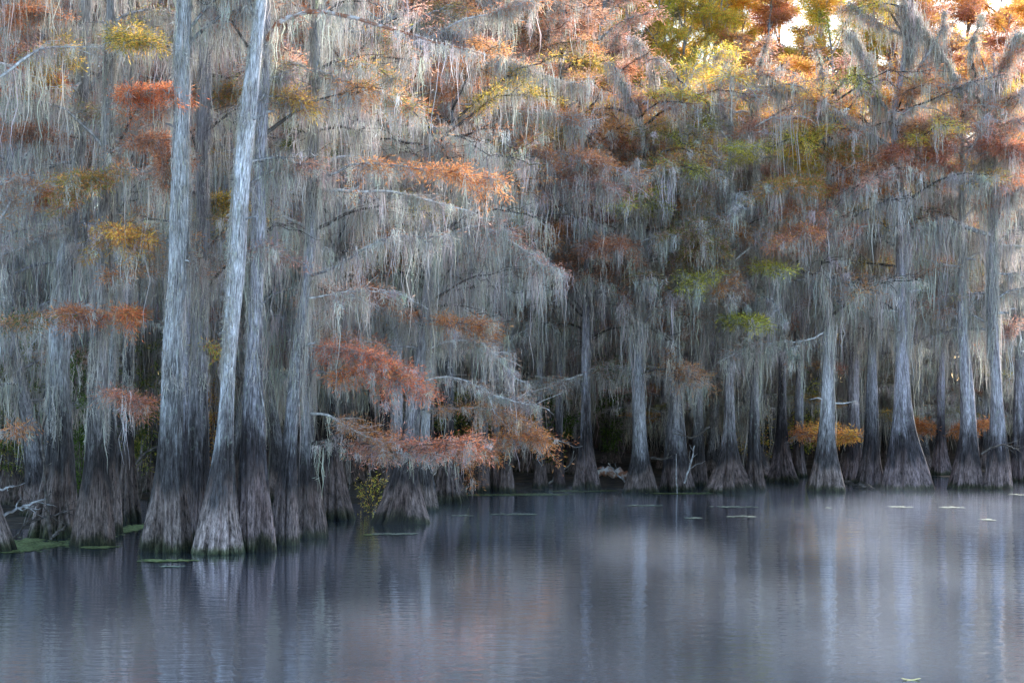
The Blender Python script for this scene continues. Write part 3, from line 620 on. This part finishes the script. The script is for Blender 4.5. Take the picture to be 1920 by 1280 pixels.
for key,pts_,r_,mt_ in [
  (29,[(1683,240,0),(1708,190,-.2),(1722,120,-.3),(1760,70,-.4),(1770,20,-.4)],.07,M_limb),
  (29,[(1680,210,0),(1740,190,-.4),(1800,160,-.6),(1840,150,-.8)],.04,M_darklimb),
  (29,[(1690,70,0),(1640,40,-.3),(1600,10,-.4)],.05,M_limb),
  (28,[(1636,330,0),(1600,300,-.4),(1570,250,-.8),(1580,190,-.9)],.05,M_darklimb),
  (27,[(1604,260,0),(1560,250,-.4),(1510,200,-.8),(1490,140,-.9)],.06,M_limb),
  (26,[(1556,300,0),(1530,230,-.4),(1545,150,-.6),(1530,90,-.6)],.055,M_darklimb),
  (25,[(1472,260,0),(1440,200,-.4),(1400,165,-.6),(1370,150,-.8)],.05,M_darklimb),
  (24,[(1420,260,0),(1400,190,-.3),(1425,120,-.5),(1440,70,-.5)],.045,M_darklimb),
  (23,[(1372,240,0),(1345,180,-.3),(1360,120,-.5)],.05,M_limb),
  (23,[(1372,230,0),(1320,190,-.4),(1270,150,-.7),(1240,110,-.8)],.05,M_darklimb),
  (22,[(1268,240,0),(1230,170,-.3),(1220,110,-.5),(1190,70,-.7)],.05,M_darklimb),
  (21,[(1203,260,0),(1180,180,-.3),(1150,120,-.5)],.04,M_limb),
  (37,[(1862,260,0),(1890,190,-.4),(1930,170,-.8)],.05,M_darklimb),
  (36,[(1804,220,0),(1830,150,-.3),(1815,90,-.5),(1840,40,-.6)],.06,M_darklimb),
  (28,[(1640,560,0),(1610,520,-.5),(1600,480,-.6)],.045,M_darklimb),
  (23,[(1370,480,0),(1400,420,-.5),(1450,400,-.9)],.04,M_darklimb),
  (21,[(1202,620,0),(1240,560,-.5),(1275,545,-.8)],.04,M_limb)]:
    limb(key,pts_,r_,['brown','pink','orange'],90,11,.8,12,.7,mat=mt_)
for k,h in HERO.items():
    # modest crown limbs turned away from the camera, so the trunks stay in view
    sc=max(1.,h['d']/42); b=h['b']
    far=h['d']>48 or k in (11,12,13,14,15)
    nl = 26 if far else 12
    zmax=h['top']-.1; zmin=(4.3 if far else 4.5)
    for q in range(nl):
        z=zmin+(zmax-zmin)*((q+rng.random())/nl)
        p0=on_trunk(h,z)
        az=rng.uniform(.08*PI,.92*PI) if (not far or z<(7.2 if k in (20,29,36,37) else 5.9 if k in (12,13,14) else 4.7)) else rng.uniform(0,2*PI)
        l=rng.uniform(1.0,2.6)*(1 if far else .8)
        p1=p0+np.array([math.cos(az)*l,math.sin(az)*l,rng.uniform(-.6,1.7)])
        kind=[['brown'],['rust','brown'],['orange'],['brown','olive'],['rust'],['olive','gold'],['brown','pink']][rng.integers(7)]
        if 3<h['base'][0]<11 and z>8.5 and rng.random()<.6: kind=[['gold','yellow'],['yellow','olive'],['gold','orange']][rng.integers(3)]
        elif h['base'][0]>4 and z>9: kind=[['brown','pink'],['gold','yellow'],['orange','gold'],['pink','orange'],['orange','brown']][rng.integers(5)]
        hi = far and h['base'][0]>-3 and z>rng.uniform(7.8,9.5)
        dress(b,limb_poly(p0,p1,7),.035*sc**.5,kind,rng.choice([160,300,420]) if hi else rng.choice([0,0,160,320]),2.2 if hi else 8,.8 if hi else 1.1,12 if hi else 9,.7,sc,k=4,lw=.8)
    finish(b,h['root'],h['base'],[M_limb,M_darklimb,M_palelimb][rng.integers(3)])

# ------------------------------------------------------------------ background forest: prototypes then copies
def proto(H, rb, r1, kinds, leafp, mossd, seed, crown0=3.0, spread=2.6, mlen=1.25, tint=(.75,.73,.76), top=1.0):
    """a tree about H metres tall at the origin"""
    b=Bits(); a=Acc()
    zs=np.array([-.3,0,.35,.8,1.5,2.6,5,9,12,H*.75,H-2,H]); rr=np.array([rb*1.05,rb,rb*.78,rb*.6,rb*.45,r1*1.25,r1*1.0,r1*.7,r1*.5,r1*.34,r1*.2,r1*.1])
    lean=rng.normal(0,.03,2); ph=rng.uniform(0,6,2)
    path=np.stack([lean[0]*zs+.25*np.sin(zs*.55+ph[0]),lean[1]*zs+.12*np.sin(zs*.4+ph[1]),zs],-1)
    path[:,:2]-=path[1,:2]; path[7:,:2]+=np.cumsum(rng.normal(0,.28,(5,2)),axis=0)
    info=trunk(a,path,rr,2.0,nseg=36,nfl=8,flute=.32,seed=seed,dz=.3,tint=tint)
    nl=int((H-crown0)*1.75)
    for q in range(nl):
        z=crown0+(H-crown0)*((q+rng.random())/nl)
        p0=np.array([np.interp(z,info[0],info[1]),np.interp(z,info[0],info[2]),z])
        az=rng.uniform(0,2*PI); f=(z-crown0)/(H-crown0)
        l=spread*rng.uniform(.4,1.1)*(1-.45*f)
        p1=p0+np.array([math.cos(az)*l,math.sin(az)*l,rng.uniform(-.5,1.3)+1.2*f])
        kd=kinds[rng.integers(len(kinds))]
        ld=rng.choice([0,130,260],p=[1-leafp,leafp*.5,leafp*.5]) if f<.5 else 210*top
        dress(b,limb_poly(p0,p1,6),.045,kd,ld,mossd*(1.2-1.0*f**1.5),mlen*(1.1-.55*f),7 if f<.6 else 11,.8,1.9,k=4,lw=.9,fuzz=0,tl=1)
    trunk_moss(b,*info,crown0,9,70,mlen,sc=1.7)
    root=empty('background_cypress',(0,0,0),'x','cypress tree')
    a.obj('trunk',M_bark,root,True); finish(b,root,(0,0,0))
    return root
PR=[ proto(21,.55,.15,[['rust'],['brown'],['brown']],.35,5.5,1),
     proto(20,.50,.13,[['brown'],['brown','rust']],.25,6.5,2),
     proto(22,.65,.17,[['orange'],['brown']],.35,5.5,3),
     proto(19,.45,.12,[['brown'],['olive']],.30,7,4,mlen=1.5),
     proto(21,.60,.16,[['olive'],['olive','gold']],.40,5,5),
     proto(20,.50,.13,[['brown','pink']],.15,8,6,mlen=1.6),
     proto(22,.60,.16,[['gold','yellow'],['yellow'],['yellow','gold'],['gold'],['olive','yellow']],.6,1.0,7,top=1.7),
     proto(21,.55,.15,[['orange','pink'],['pink','brown'],['gold','orange']],.5,2.0,8,top=2.1),
]
used=[False]*len(PR)
LBL={'l':('mossy cypress crowded in the dim swamp behind the pale front row at left','cypresses in the dim left background'),
     'c':('moss-curtained cypress deep behind the tall slim blue-lit cypress and bank log','cypresses in the deep centre background'),
     'r':('moss-curtained cypress deep behind the wide buttressed trees on the right','cypresses in the deep right background'),
     'g':('distant cypress with golden green crown rising at the top of the photo','golden crowned cypresses far back')}
def place(i,x,y,s,rz,key):
    if used[i]: r=copy_tree(PR[i])
    else: r=PR[i]; used[i]=True
    r.location=(x,y,.0); r.rotation_euler=(0,0,rz); r.scale=(s[0],s[0],s[1])
    r['label']=LBL[key][0]; r['group']=LBL[key][1]; return r
pts=[]
def shore(px):   # nearest distance at which background trees may stand
    return np.interp(px,[-100,240,600,700,850,900,1400,1700,2020],[44,46,52,60,66,64,64,67,67])
tries=0
while len(pts)<165 and tries<60000:
    tries+=1
    px=rng.uniform(-160,2080); dmin=shore(px)
    d=dmin+(99-dmin)*rng.random()**1.15
    x=(px-960)/F*d
    sp=1.05+.010*(d-45)*1.6
    if all((x-a)**2+(d-c)**2>sp**2 for a,c,_ in pts) and all((x-h['base'][0])**2+(d-h['d'])**2>1.1 for h in HERO.values()):
        pts.append((x,d,px))
for x,d,px in pts:
    key='l' if px<640 else ('c' if px<1330 else 'r')
    w=np.array([3,3,1.5,3,1.,3,0,.4])
    if px>1150: w=np.array([1,2,1.,3,2,3,0,1.5])
    if px>950 and d>88: w=np.array([.3,.2,.6,.1,1.0,.1,1.5,4]) if not 1150<px<1700 else np.array([0,0,.2,0,1.5,0,8,.6])
    i=rng.choice(8,p=w/w.sum())
    if i==6: key='g'
    hs=rng.uniform(.9,1.1)
    # tree tops: taller than the frame at left, near the frame top at right
    ztop=P(px,0,d)[2]
    tgt = ztop*np.interp(px,[0,700,1100,1500,1920],[1.45,1.28,1.08,1.0,.94])*rng.uniform(.92,1.07)
    if d<85: tgt=min(tgt,21*rng.uniform(.9,1.05))
    if i==6: tgt=ztop*rng.uniform(1.05,1.18)
    if px>1120 and d<88: tgt=P(px,rng.uniform(130,380),d)[2]
    place(i,x,d,(rng.uniform(.85,1.2),tgt/21),rng.uniform(0,2*PI),key)
for q in range(26):      # sunlit crowns that close the top of the view
    px=np.interp(q,[0,25],[760,1930])+rng.uniform(-20,20); d=rng.uniform(91,104); x=(px-960)/F*d
    gold=1180<px<1660
    i=6 if gold and rng.random()<.92 else 7
    place(i,x,d,(rng.uniform(1.15,1.45),P(px,0,d)[2]*np.interp(px,[760,1500,1930],[1.16,1.12,.98])*rng.uniform(.97,1.06)/21),rng.uniform(0,2*PI),'g' if i==6 else ('c' if px<1330 else 'r'))
for i,u in enumerate(used):
    if not u: place(i,rng.uniform(-12,12),95,(1,1),0,'c')

# ------------------------------------------------------------------ setting
def grid(name, x0,x1,y0,y1,nx,ny,zf,mat,kind='structure'):
    xs=np.linspace(x0,x1,nx); ys=np.linspace(y0,y1,ny); X,Y=np.meshgrid(xs,ys)
    Z=zf(X,Y); a=Acc(); i=(np.arange(ny-1)*nx)[:,None]+np.arange(nx-1)[None]
    a.add(np.stack([X,Y,Z],-1),np.stack([i,i+1,i+nx+1,i+nx],-1).reshape(-1,4))
    o=a.obj(name,mat); o['kind']=kind; return o
def gz(X,Y):
    px=960+F*X/Y.clip(1)
    sh=np.interp(px,[-400,60,260,640,760,860,900,1300,1420,2400],[39,42,49,50,54,58,57,57.5,66,66])
    z=(Y-sh)*.02
    z=np.where(z>0,np.minimum(z,.12+z*.12),z*2)
    n=.05*np.sin(X*1.7+Y*.9)+.04*np.sin(X*.63-Y*1.3+1)+.02*np.sin(X*4.1+Y*3.3)
    return np.clip(z+n-.02,-1.5,3)
grid('ground',-400,400,30,900,900,420,lambda X,Y:gz(X,Y),M_ground) if False else None
# graded ground sheet: fine near the bank, coarse to the horizon
xs=np.concatenate([np.linspace(-3000,-42,14),np.linspace(-40,40,260),np.linspace(42,3000,14)])
ys=np.concatenate([np.linspace(-60,34,6),np.linspace(36,75,170),np.linspace(76,130,60),np.linspace(150,4000,16)])
X,Y=np.meshgrid(xs,ys); a=Acc(); nx=len(xs); i=(np.arange(len(ys)-1)*nx)[:,None]+np.arange(nx-1)[None]
Z=np.where(Y<36,-1.2,gz(X,Y))
a.add(np.stack([X,Y,Z],-1),np.stack([i,i+1,i+nx+1,i+nx],-1).reshape(-1,4))
o=a.obj('ground',M_ground); tag(o,kind='structure')

m,nt,out=newmat('swamp_water'); L=nt.links.new
tc=N_(nt,'ShaderNodeTexCoord')
def wn(sx,sy,scale,det):
    mp=N_(nt,'ShaderNodeMapping'); mp.inputs['Scale'].default_value=(sx,sy,1)
    n=N_(nt,'ShaderNodeTexNoise'); n.inputs['Scale'].default_value=scale; n.inputs['Detail'].default_value=det
    L(tc.outputs['Object'],mp.inputs[0]); L(mp.outputs[0],n.inputs[0]); return n
w1=wn(1,1.6,2.2,2); w2=wn(.35,1.0,9,2)
mt=N_(nt,'ShaderNodeMath',operation='MULTIPLY_ADD'); mt.inputs[1].default_value=.35; L(w2.outputs[0],mt.inputs[0]); L(w1.outputs[0],mt.inputs[2])
bp=N_(nt,'ShaderNodeBump'); bp.inputs['Strength'].default_value=.13; bp.inputs['Distance'].default_value=.05; L(mt.outputs[0],bp.inputs['Height'])
g=N_(nt,'ShaderNodeBsdfGlossy'); g.inputs['Roughness'].default_value=.042; g.inputs['Color'].default_value=(.83,.87,.96,1)
d_=N_(nt,'ShaderNodeBsdfDiffuse'); d_.inputs['Color'].default_value=(.10,.112,.132,1)
L(bp.outputs[0],g.inputs['Normal'])
fr=N_(nt,'ShaderNodeFresnel'); fr.inputs['IOR'].default_value=1.33
mr=N_(nt,'ShaderNodeMapRange'); mr.inputs[1].default_value=0; mr.inputs[2].default_value=.6; mr.inputs[3].default_value=.38; mr.inputs[4].default_value=.92
L(fr.outputs[0],mr.inputs[0])
mx=N_(nt,'ShaderNodeMixShader'); L(mr.outputs[0],mx.inputs[0]); L(d_.outputs[0],mx.inputs[1]); L(g.outputs[0],mx.inputs[2]); L(mx.outputs[0],out.inputs[0])
a=Acc(); a.add([(-3000,-60,0),(3000,-60,0),(3000,3000,0),(-3000,3000,0)],[(0,1,2,3)])
o=a.obj('water',m,None,False); tag(o,kind='structure')

# mist lying on the water
def mist(name,x0,x1,y0,y1,h,dens,label):
    A=Acc(); v=[(x,y,z) for z in (.02,h) for y in (y0,y1) for x in (x0,x1)]
    A.add(v,[(0,2,3,1),(4,5,7,6),(0,1,5,4),(2,6,7,3),(0,4,6,2),(1,3,7,5)])
    m,nt,out=newmat(name); L=nt.links.new
    tc=N_(nt,'ShaderNodeTexCoord'); mp=N_(nt,'ShaderNodeMapping'); mp.inputs['Scale'].default_value=(1,.45,1.2)
    n=N_(nt,'ShaderNodeTexNoise'); n.inputs['Scale'].default_value=.35; n.inputs['Detail'].default_value=3
    L(tc.outputs['Object'],mp.inputs[0]); L(mp.outputs[0],n.inputs[0])
    r=N_(nt,'ShaderNodeMapRange'); r.inputs[1].default_value=.46; r.inputs[2].default_value=.74; r.inputs[3].default_value=0; r.inputs[4].default_value=dens
    L(n.outputs[0],r.inputs[0])
    # thins out upward and towards the edges
    sp=N_(nt,'ShaderNodeSeparateXYZ'); L(tc.outputs['Generated'],sp.inputs[0])
    zf=N_(nt,'ShaderNodeMapRange'); zf.inputs[1].default_value=0; zf.inputs[2].default_value=1; zf.inputs[3].default_value=1; zf.inputs[4].default_value=0; L(sp.outputs[2],zf.inputs[0])
    xf=N_(nt,'ShaderNodeMapRange'); xf.inputs[1].default_value=0; xf.inputs[2].default_value=.45; L(sp.outputs[0],xf.inputs[0])
    a1=N_(nt,'ShaderNodeMath',operation='MULTIPLY'); L(r.outputs[0],a1.inputs[0]); L(zf.outputs[0],a1.inputs[1])
    a2=N_(nt,'ShaderNodeMath',operation='MULTIPLY'); L(a1.outputs[0],a2.inputs[0]); L(xf.outputs[0],a2.inputs[1])
    pv=N_(nt,'ShaderNodeVolumePrincipled'); pv.inputs['Color'].default_value=(.9,.92,1,1); L(a2.outputs[0],pv.inputs['Density'])
    L(pv.outputs[0],out.inputs['Volume'])
    o=A.obj(name,m,None,False); tag(o,label,None,None,'stuff'); return o
mist('mist',-9,22,20,54,.5,.066,'low white mist drifting over the open water')
# duckweed mats and floating litter
def floaters(x,y,wpx,hpx,n,mat,label,name='duckweed_patch',cat='duckweed patch',size=(.03,.07),rag=1.0,group=None):
    d=dist_at(y); c=P(x,y,d); c[2]=0
    W=wpx*d/F/2; dn=dist_at(y+hpx/2); df=dist_at(y-hpx/2); D=abs(df-dn)/2
    a=Acc(); k=0
    # ragged: several sub-blobs
    nb=max(5,int(11*rag)); bc=np.stack([rng.uniform(-.8,.8,nb)*W,rng.uniform(-.6,.6,nb)*D],-1); bs=rng.uniform(.06,.38,nb)
    n=int(n*.6); idx=rng.integers(0,nb,n)
    q=bc[idx]+rng.normal(0,1,(n,2))*bs[idx][:,None]*np.array([W,D])*.85
    q=q[(np.abs(q[:,0])<W*1.3)&(np.abs(q[:,1])<D*1.3)]; n=len(q)
    r=rng.uniform(size[0],size[1],n); th=rng.uniform(0,2*PI,n)
    z=rng.uniform(.004,.012,n)
    ang=th[:,None]+np.arange(6)[None]*PI/3
    R=r[:,None]*rng.uniform(.7,1.1,(n,6))
    v=np.stack([q[:,:1]+R*np.cos(ang),q[:,1:]+R*np.sin(ang),np.broadcast_to(z[:,None],(n,6))],-1)
    b6=np.arange(n)[:,None]*6
    f=np.concatenate([b6+np.array([0,1,2,3]),b6+np.array([0,3,4,5])])
    a.add(v.reshape(-1,3),f)
    o=a.obj(name,mat,None,False); o.location=c; tag(o,label,cat,group)
    return o
floaters(75,1020,130,30,2600,M_weed,'bright green duckweed mat along the bank at the left edge')
floaters(40,1028,90,14,900,M_weed,'thin duckweed fringe in front of the leftmost buttress')
floaters(240,992,50,22,1500,M_weed,'green duckweed pool between the squared brown cypress and its tall neighbour')
floaters(185,1026,60,5,420,M_weed,'narrow duckweed line at the foot of the squared brown cypress')
floaters(318,1051,100,6,700,M_weed,'pale green duckweed strip floating before the front row of trunks')
floaters(390,1037,16,4,120,M_weed,'small duckweed tuft beside the whitest trunk')
floaters(325,1062,34,3,60,M_float,'faint floating scum line below the duckweed strip')
floaters(735,1001,80,4,260,M_float,'pale floating strip off the gnarled buttress')
floaters(688,1002,14,4,90,M_weed,'small green floating tuft left of the pale strip')
floaters(870,966,40,3,60,M_float,'tiny pale line floating near the corner of the far bank')
for x,y,w,l in [(1203,948,75,'pale floating strip in front of the dark collared cypress'),
                (1375,950,80,'longest pale floating strip before the widest root flare'),
                (1300,971,34,'short pale floating dash in open water at centre right'),
                (1388,968,50,'thin pale floating dash below the longest strip'),
                (1685,950,62,'pale floating strip before the tallest lavender cypress'),
                (1780,951,46,'pale floating strip before the pair near the right edge'),
                (1553,952,14,'tiny pale floating dash before the stubbed cypress'),
                (1848,974,28,'short pale floating dash close to the right edge'),
                (1908,927,30,'pale floating dash at the foot of the right edge trees'),
                (965,964,90,'broken pale floating line at the middle of the photo')]:
    floaters(x,y,w,3.2,int(w*2.2),M_float,l,'floating_litter','floating litter',size=(.03,.08),rag=1)
floaters(1100,920,120,4,1500,M_weed,'thin duckweed edge under the tall slim blue-lit cypress')
floaters(960,927,190,4,1900,M_weed,'thin duckweed edge along the bank of three slim trunks')
floaters(1280,925,110,3,700,M_weed,'thin duckweed edge at the burl cypress')
# lone leaf in the foreground
a=Acc(); an=np.linspace(0,2*PI,13)[:-1]; rr=.055+.014*np.sin(an*2+1)
vs=[(rr[q]*1.6*math.cos(an[q]),rr[q]*math.sin(an[q])*1.2,.008+.012*math.cos(an[q]*2)) for q in range(12)]
a.add(vs+[(0,0,.006)],[(12,0,1,2),(12,2,3,4),(12,4,5,6),(12,6,7,8),(12,8,9,10),(12,10,11,0)])
o=a.obj('floating_leaf',M_weed,None,True); o.location=P(1708,1274,dist_at(1274)); o.location.z=0.0
tag(o,'single pale green leaf floating at the bottom right','leaf')

# logs, sticks, dead branches
def stick(pts,r0,r1,label,mat=M_limb,name='dead_branch',cat='dead branch',twigs=0,group=None,k=7,twl=.5):
    W=np.array([P(p[0],p[1],p[2]) for p in pts]); t=np.linspace(0,1,len(W)); tt=np.linspace(0,1,len(W)*4)
    q=np.stack([np.interp(tt,t,W[:,i]) for i in range(3)],-1)
    for _ in range(3): q[1:-1]=.25*q[:-2]+.5*q[1:-1]+.25*q[2:]
    q[1:-1]+=rng.normal(0,r0*.35,q[1:-1].shape)
    a=Acc(); tube(a,q,np.linspace(r0,r1,len(q)),k,lump=.08)
    n=len(q)
    for _ in range(twigs):
        i=rng.integers(n//4,n-1); dv=(q[i]-q[i-1]); dv/=np.linalg.norm(dv); dv=dv+rng.normal(0,.6,3); dv/=np.linalg.norm(dv)
        u=np.linspace(0,1,6)[:,None]; tp=q[i]+dv*u*twl*rng.uniform(.4,1.2)+np.cumsum(rng.normal(0,.02,(6,3)),axis=0)*np.minimum(1,u*4)
        tube(a,tp,np.linspace(max(r1,.008),.004,6),4)
    o=a.obj(name,mat,None,True,q[0]); o.location=q[0]; tag(o,label,cat,group); return o
stick([(1120,886,58.5),(1145,886,58.3),(1178,887,58)],.13,.11,'reddish fallen log lying on the bank beside the stout collared cypress',M_redlimb,'fallen_log','log')
stick([(1582,904,58),(1610,909,57.2),(1625,909,57),(1640,916,56.6)],.07,.03,'curved dark branch half sunk between two far bank cypresses',M_darklimb)
stick([(1030,905,58),(1045,890,57.8),(1070,870,57.5),(1076,845,57.4)],.035,.012,'thin pale branch leaning up beside the slim blue-lit cypress',M_limb,twigs=3)
stick([(1172,903,57.5),(1155,885,57.2),(1140,868,57)],.03,.012,'short pale stick leaning on the bank log',M_limb,twigs=1)
stick([(1270,925,54.5),(1268,890,54.5),(1268,850,54.5)],.016,.009,'thin upright stick standing in water before the burl cypress',M_limb)
stick([(1283,905,55),(1295,870,55),(1302,835,55)],.03,.012,'slanting pale stick right of the upright stick',M_limb,twigs=5)
stick([(1222,858,55.5),(1240,861,55.2),(1262,858,55)],.045,.015,'bleached horizontal snag beside the stout collared cypress',M_darklimb,twigs=3,twl=.5)
stick([(1330,800,56),(1300,822,55.5),(1278,815,55.3),(1262,812,55.1)],.03,.010,'tangle of bleached twigs above the burl cypress foot',M_darklimb,twigs=3,twl=.5)
stick([(0,968,36),(40,950,36.3),(85,935,36.8)],.03,.014,'long pale dead branch crossing low at the left edge',M_limb,twigs=5,twl=.7)
stick([(-6,918,36),(10,915,36),(26,910,36.2)],.025,.012,'short white broken branch end at the left edge',M_limb,twigs=2,twl=.3)
stick([(96,1010,37),(88,950,37),(82,880,37.2),(72,780,37.5)],.035,.018,'slim dead stem leaning upright before the dark broad base at left',M_darklimb,twigs=3)
stick([(100,1004,36.6),(112,995,36.4),(125,985,36.2)],.03,.018,'short pale stick lying by the duckweed mat',M_darklimb)
stick([(60,975,38),(100,965,38.2),(135,955,38.5)],.02,.01,'thin twig lying against the dark broad base at left',M_darklimb,twigs=6)
stick([(255,870,44),(270,850,44),(295,838,43.5)],.03,.012,'thin dark branch in the gap left of the tall straight cypress',M_darklimb,twigs=9,twl=.8)
stick([(20,1015,37),(45,985,37.3),(60,960,37.5),(66,930,37.5)],.022,.008,'bare twiggy brush at the waterline near the left edge',M_darklimb,twigs=16,twl=.7)
stick([(1840,850,56),(1880,830,55.6),(1905,842,55.4),(1925,838,55.2)],.03,.01,'dark bare twiggy branch hanging low at the right edge',M_darklimb,twigs=10,twl=.8)

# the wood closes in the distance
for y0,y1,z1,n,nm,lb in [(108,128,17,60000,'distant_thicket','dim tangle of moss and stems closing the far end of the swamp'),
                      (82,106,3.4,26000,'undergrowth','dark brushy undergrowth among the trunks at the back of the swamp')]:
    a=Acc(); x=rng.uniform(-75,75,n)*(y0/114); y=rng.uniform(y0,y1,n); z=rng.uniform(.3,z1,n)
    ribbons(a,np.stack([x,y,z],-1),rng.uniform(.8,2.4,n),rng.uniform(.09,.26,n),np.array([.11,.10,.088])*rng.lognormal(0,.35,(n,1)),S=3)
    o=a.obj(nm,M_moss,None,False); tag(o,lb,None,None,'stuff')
# low shrubs in the swamp
def shrub(x,y,d,h,w,kind,label,n=1500,group=None,name='shrub',sc=1.2,zb=None):
    base=P(x,y,d); b=Bits()
    if zb is not None: base[2]=zb
    for q in range(9):
        az=rng.uniform(0,2*PI); l=rng.uniform(.3,1)*w
        p1=base+np.array([math.cos(az)*l,math.sin(az)*l,h*rng.uniform(.5,1)])
        dress(b,limb_poly(base,p1,6,.05),.014,kind,n/9/(5*.4),0,0,5,.4,sc,.2,k=4,lw=1.5)
    r=empty(name,base,label,'shrub',group)
    b.wood.obj('stems',M_darklimb,r,True,base); b.leaf.obj('foliage',M_leaf,r,False,base); return r
shrub(696,925,46,.9,.45,['gold','yellow'],'small yellow-leaved sapling beside the gnarled buttress',700,name='sapling',sc=.9,zb=0)
shrub(150,960,46,3.6,.9,['green'],'tall dark green shrub behind the leaning cypress at left',5200,zb=.05)
shrub(150,960,49,5.2,.8,['green'],'taller green thicket rising behind the dark green shrub at left',5200,zb=.1)
shrub(882,905,61,2.8,1.0,['green','olive'],'dark bushy growth behind the broad dark stump-footed cypress',5200,zb=.05,sc=1.5)
shrub(22,940,47,5.0,1.0,['green','olive'],'green thicket at the left edge',4200,zb=.1)
shrub(262,960,50,4.5,.9,['olive','green'],'olive thicket left of the tall straight cypress',4200,zb=.1)
shrub(405,960,52,5.4,.5,['orange','gold'],'orange leaved tree glimpsed between the leading pale trunks',4200,zb=.1)
shrub(1030,900,64,2.6,1.0,['green'],'green shrub behind slender trunks in mid photo',3000,zb=.1,sc=1.5)
shrub(1140,900,66,4.6,1.2,['green'],'tall green shrub behind the tall slim blue-lit cypress',4500,zb=.1,sc=1.5)
shrub(1385,900,68,2.6,.9,['gold','olive'],'yellowing shrub between trunks at the widest root flare',2400,zb=.1,sc=1.5)
shrub(1510,890,70,3.2,1.0,['yellow','green'],'yellow-green shrub left of the stubbed cypress',3000,zb=.1,sc=1.5)
shrub(1430,900,69,2.0,1.0,['green','gold'],'low leafy shrub behind the dark conical ribbed base',2400,zb=.1,sc=1.5)

# ------------------------------------------------------------------ light, sky, camera
w=bpy.data.worlds.new('World'); scene.world=w; w.use_nodes=True
nt=w.node_tree; nt.nodes.clear()
sky=nt.nodes.new('ShaderNodeTexSky'); sky.sky_type='NISHITA'; sky.sun_disc=False
bg=nt.nodes.new('ShaderNodeBackground'); wo=nt.nodes.new('ShaderNodeOutputWorld')
SUN_EL=15; SUN_AZ=34       # azimuth clockwise from +Y (view direction): behind and right of the camera
sky.sun_elevation=math.radians(SUN_EL); sky.sun_rotation=math.radians(SUN_AZ)
sky.air_density=1.0; sky.dust_density=.6; sky.ozone_density=2.0
bg.inputs[1].default_value=.15
nt.links.new(sky.outputs[0],bg.inputs[0]); nt.links.new(bg.outputs[0],wo.inputs[0])
sl=bpy.data.lights.new('sun','SUN'); sl.energy=4.0; sl.angle=math.radians(12); sl.color=(1.0,.95,.9)
so=bpy.data.objects.new('sun',sl); col.objects.link(so)
dirv=Vector((math.sin(math.radians(SUN_AZ))*math.cos(math.radians(SUN_EL)),math.cos(math.radians(SUN_AZ))*math.cos(math.radians(SUN_EL)),math.sin(math.radians(SUN_EL))))
so.rotation_euler=dirv.to_track_quat('Z','Y').to_euler(); so.location=(0,0,40)

cam=bpy.data.cameras.new('camera'); co=bpy.data.objects.new('camera',cam); col.objects.link(co)
cam.sensor_width=36; cam.lens=36*F/1920; cam.clip_end=6000; cam.clip_start=.1
co.location=(0,0,CAMH); co.rotation_euler=(PI/2+TILT,0,0)
scene.camera=co
scene.view_settings.view_transform='Standard'; scene.view_settings.look='None'
scene.view_settings.exposure=2.18; scene.view_settings.gamma=1
scene.cycles.max_bounces=6; scene.cycles.diffuse_bounces=2
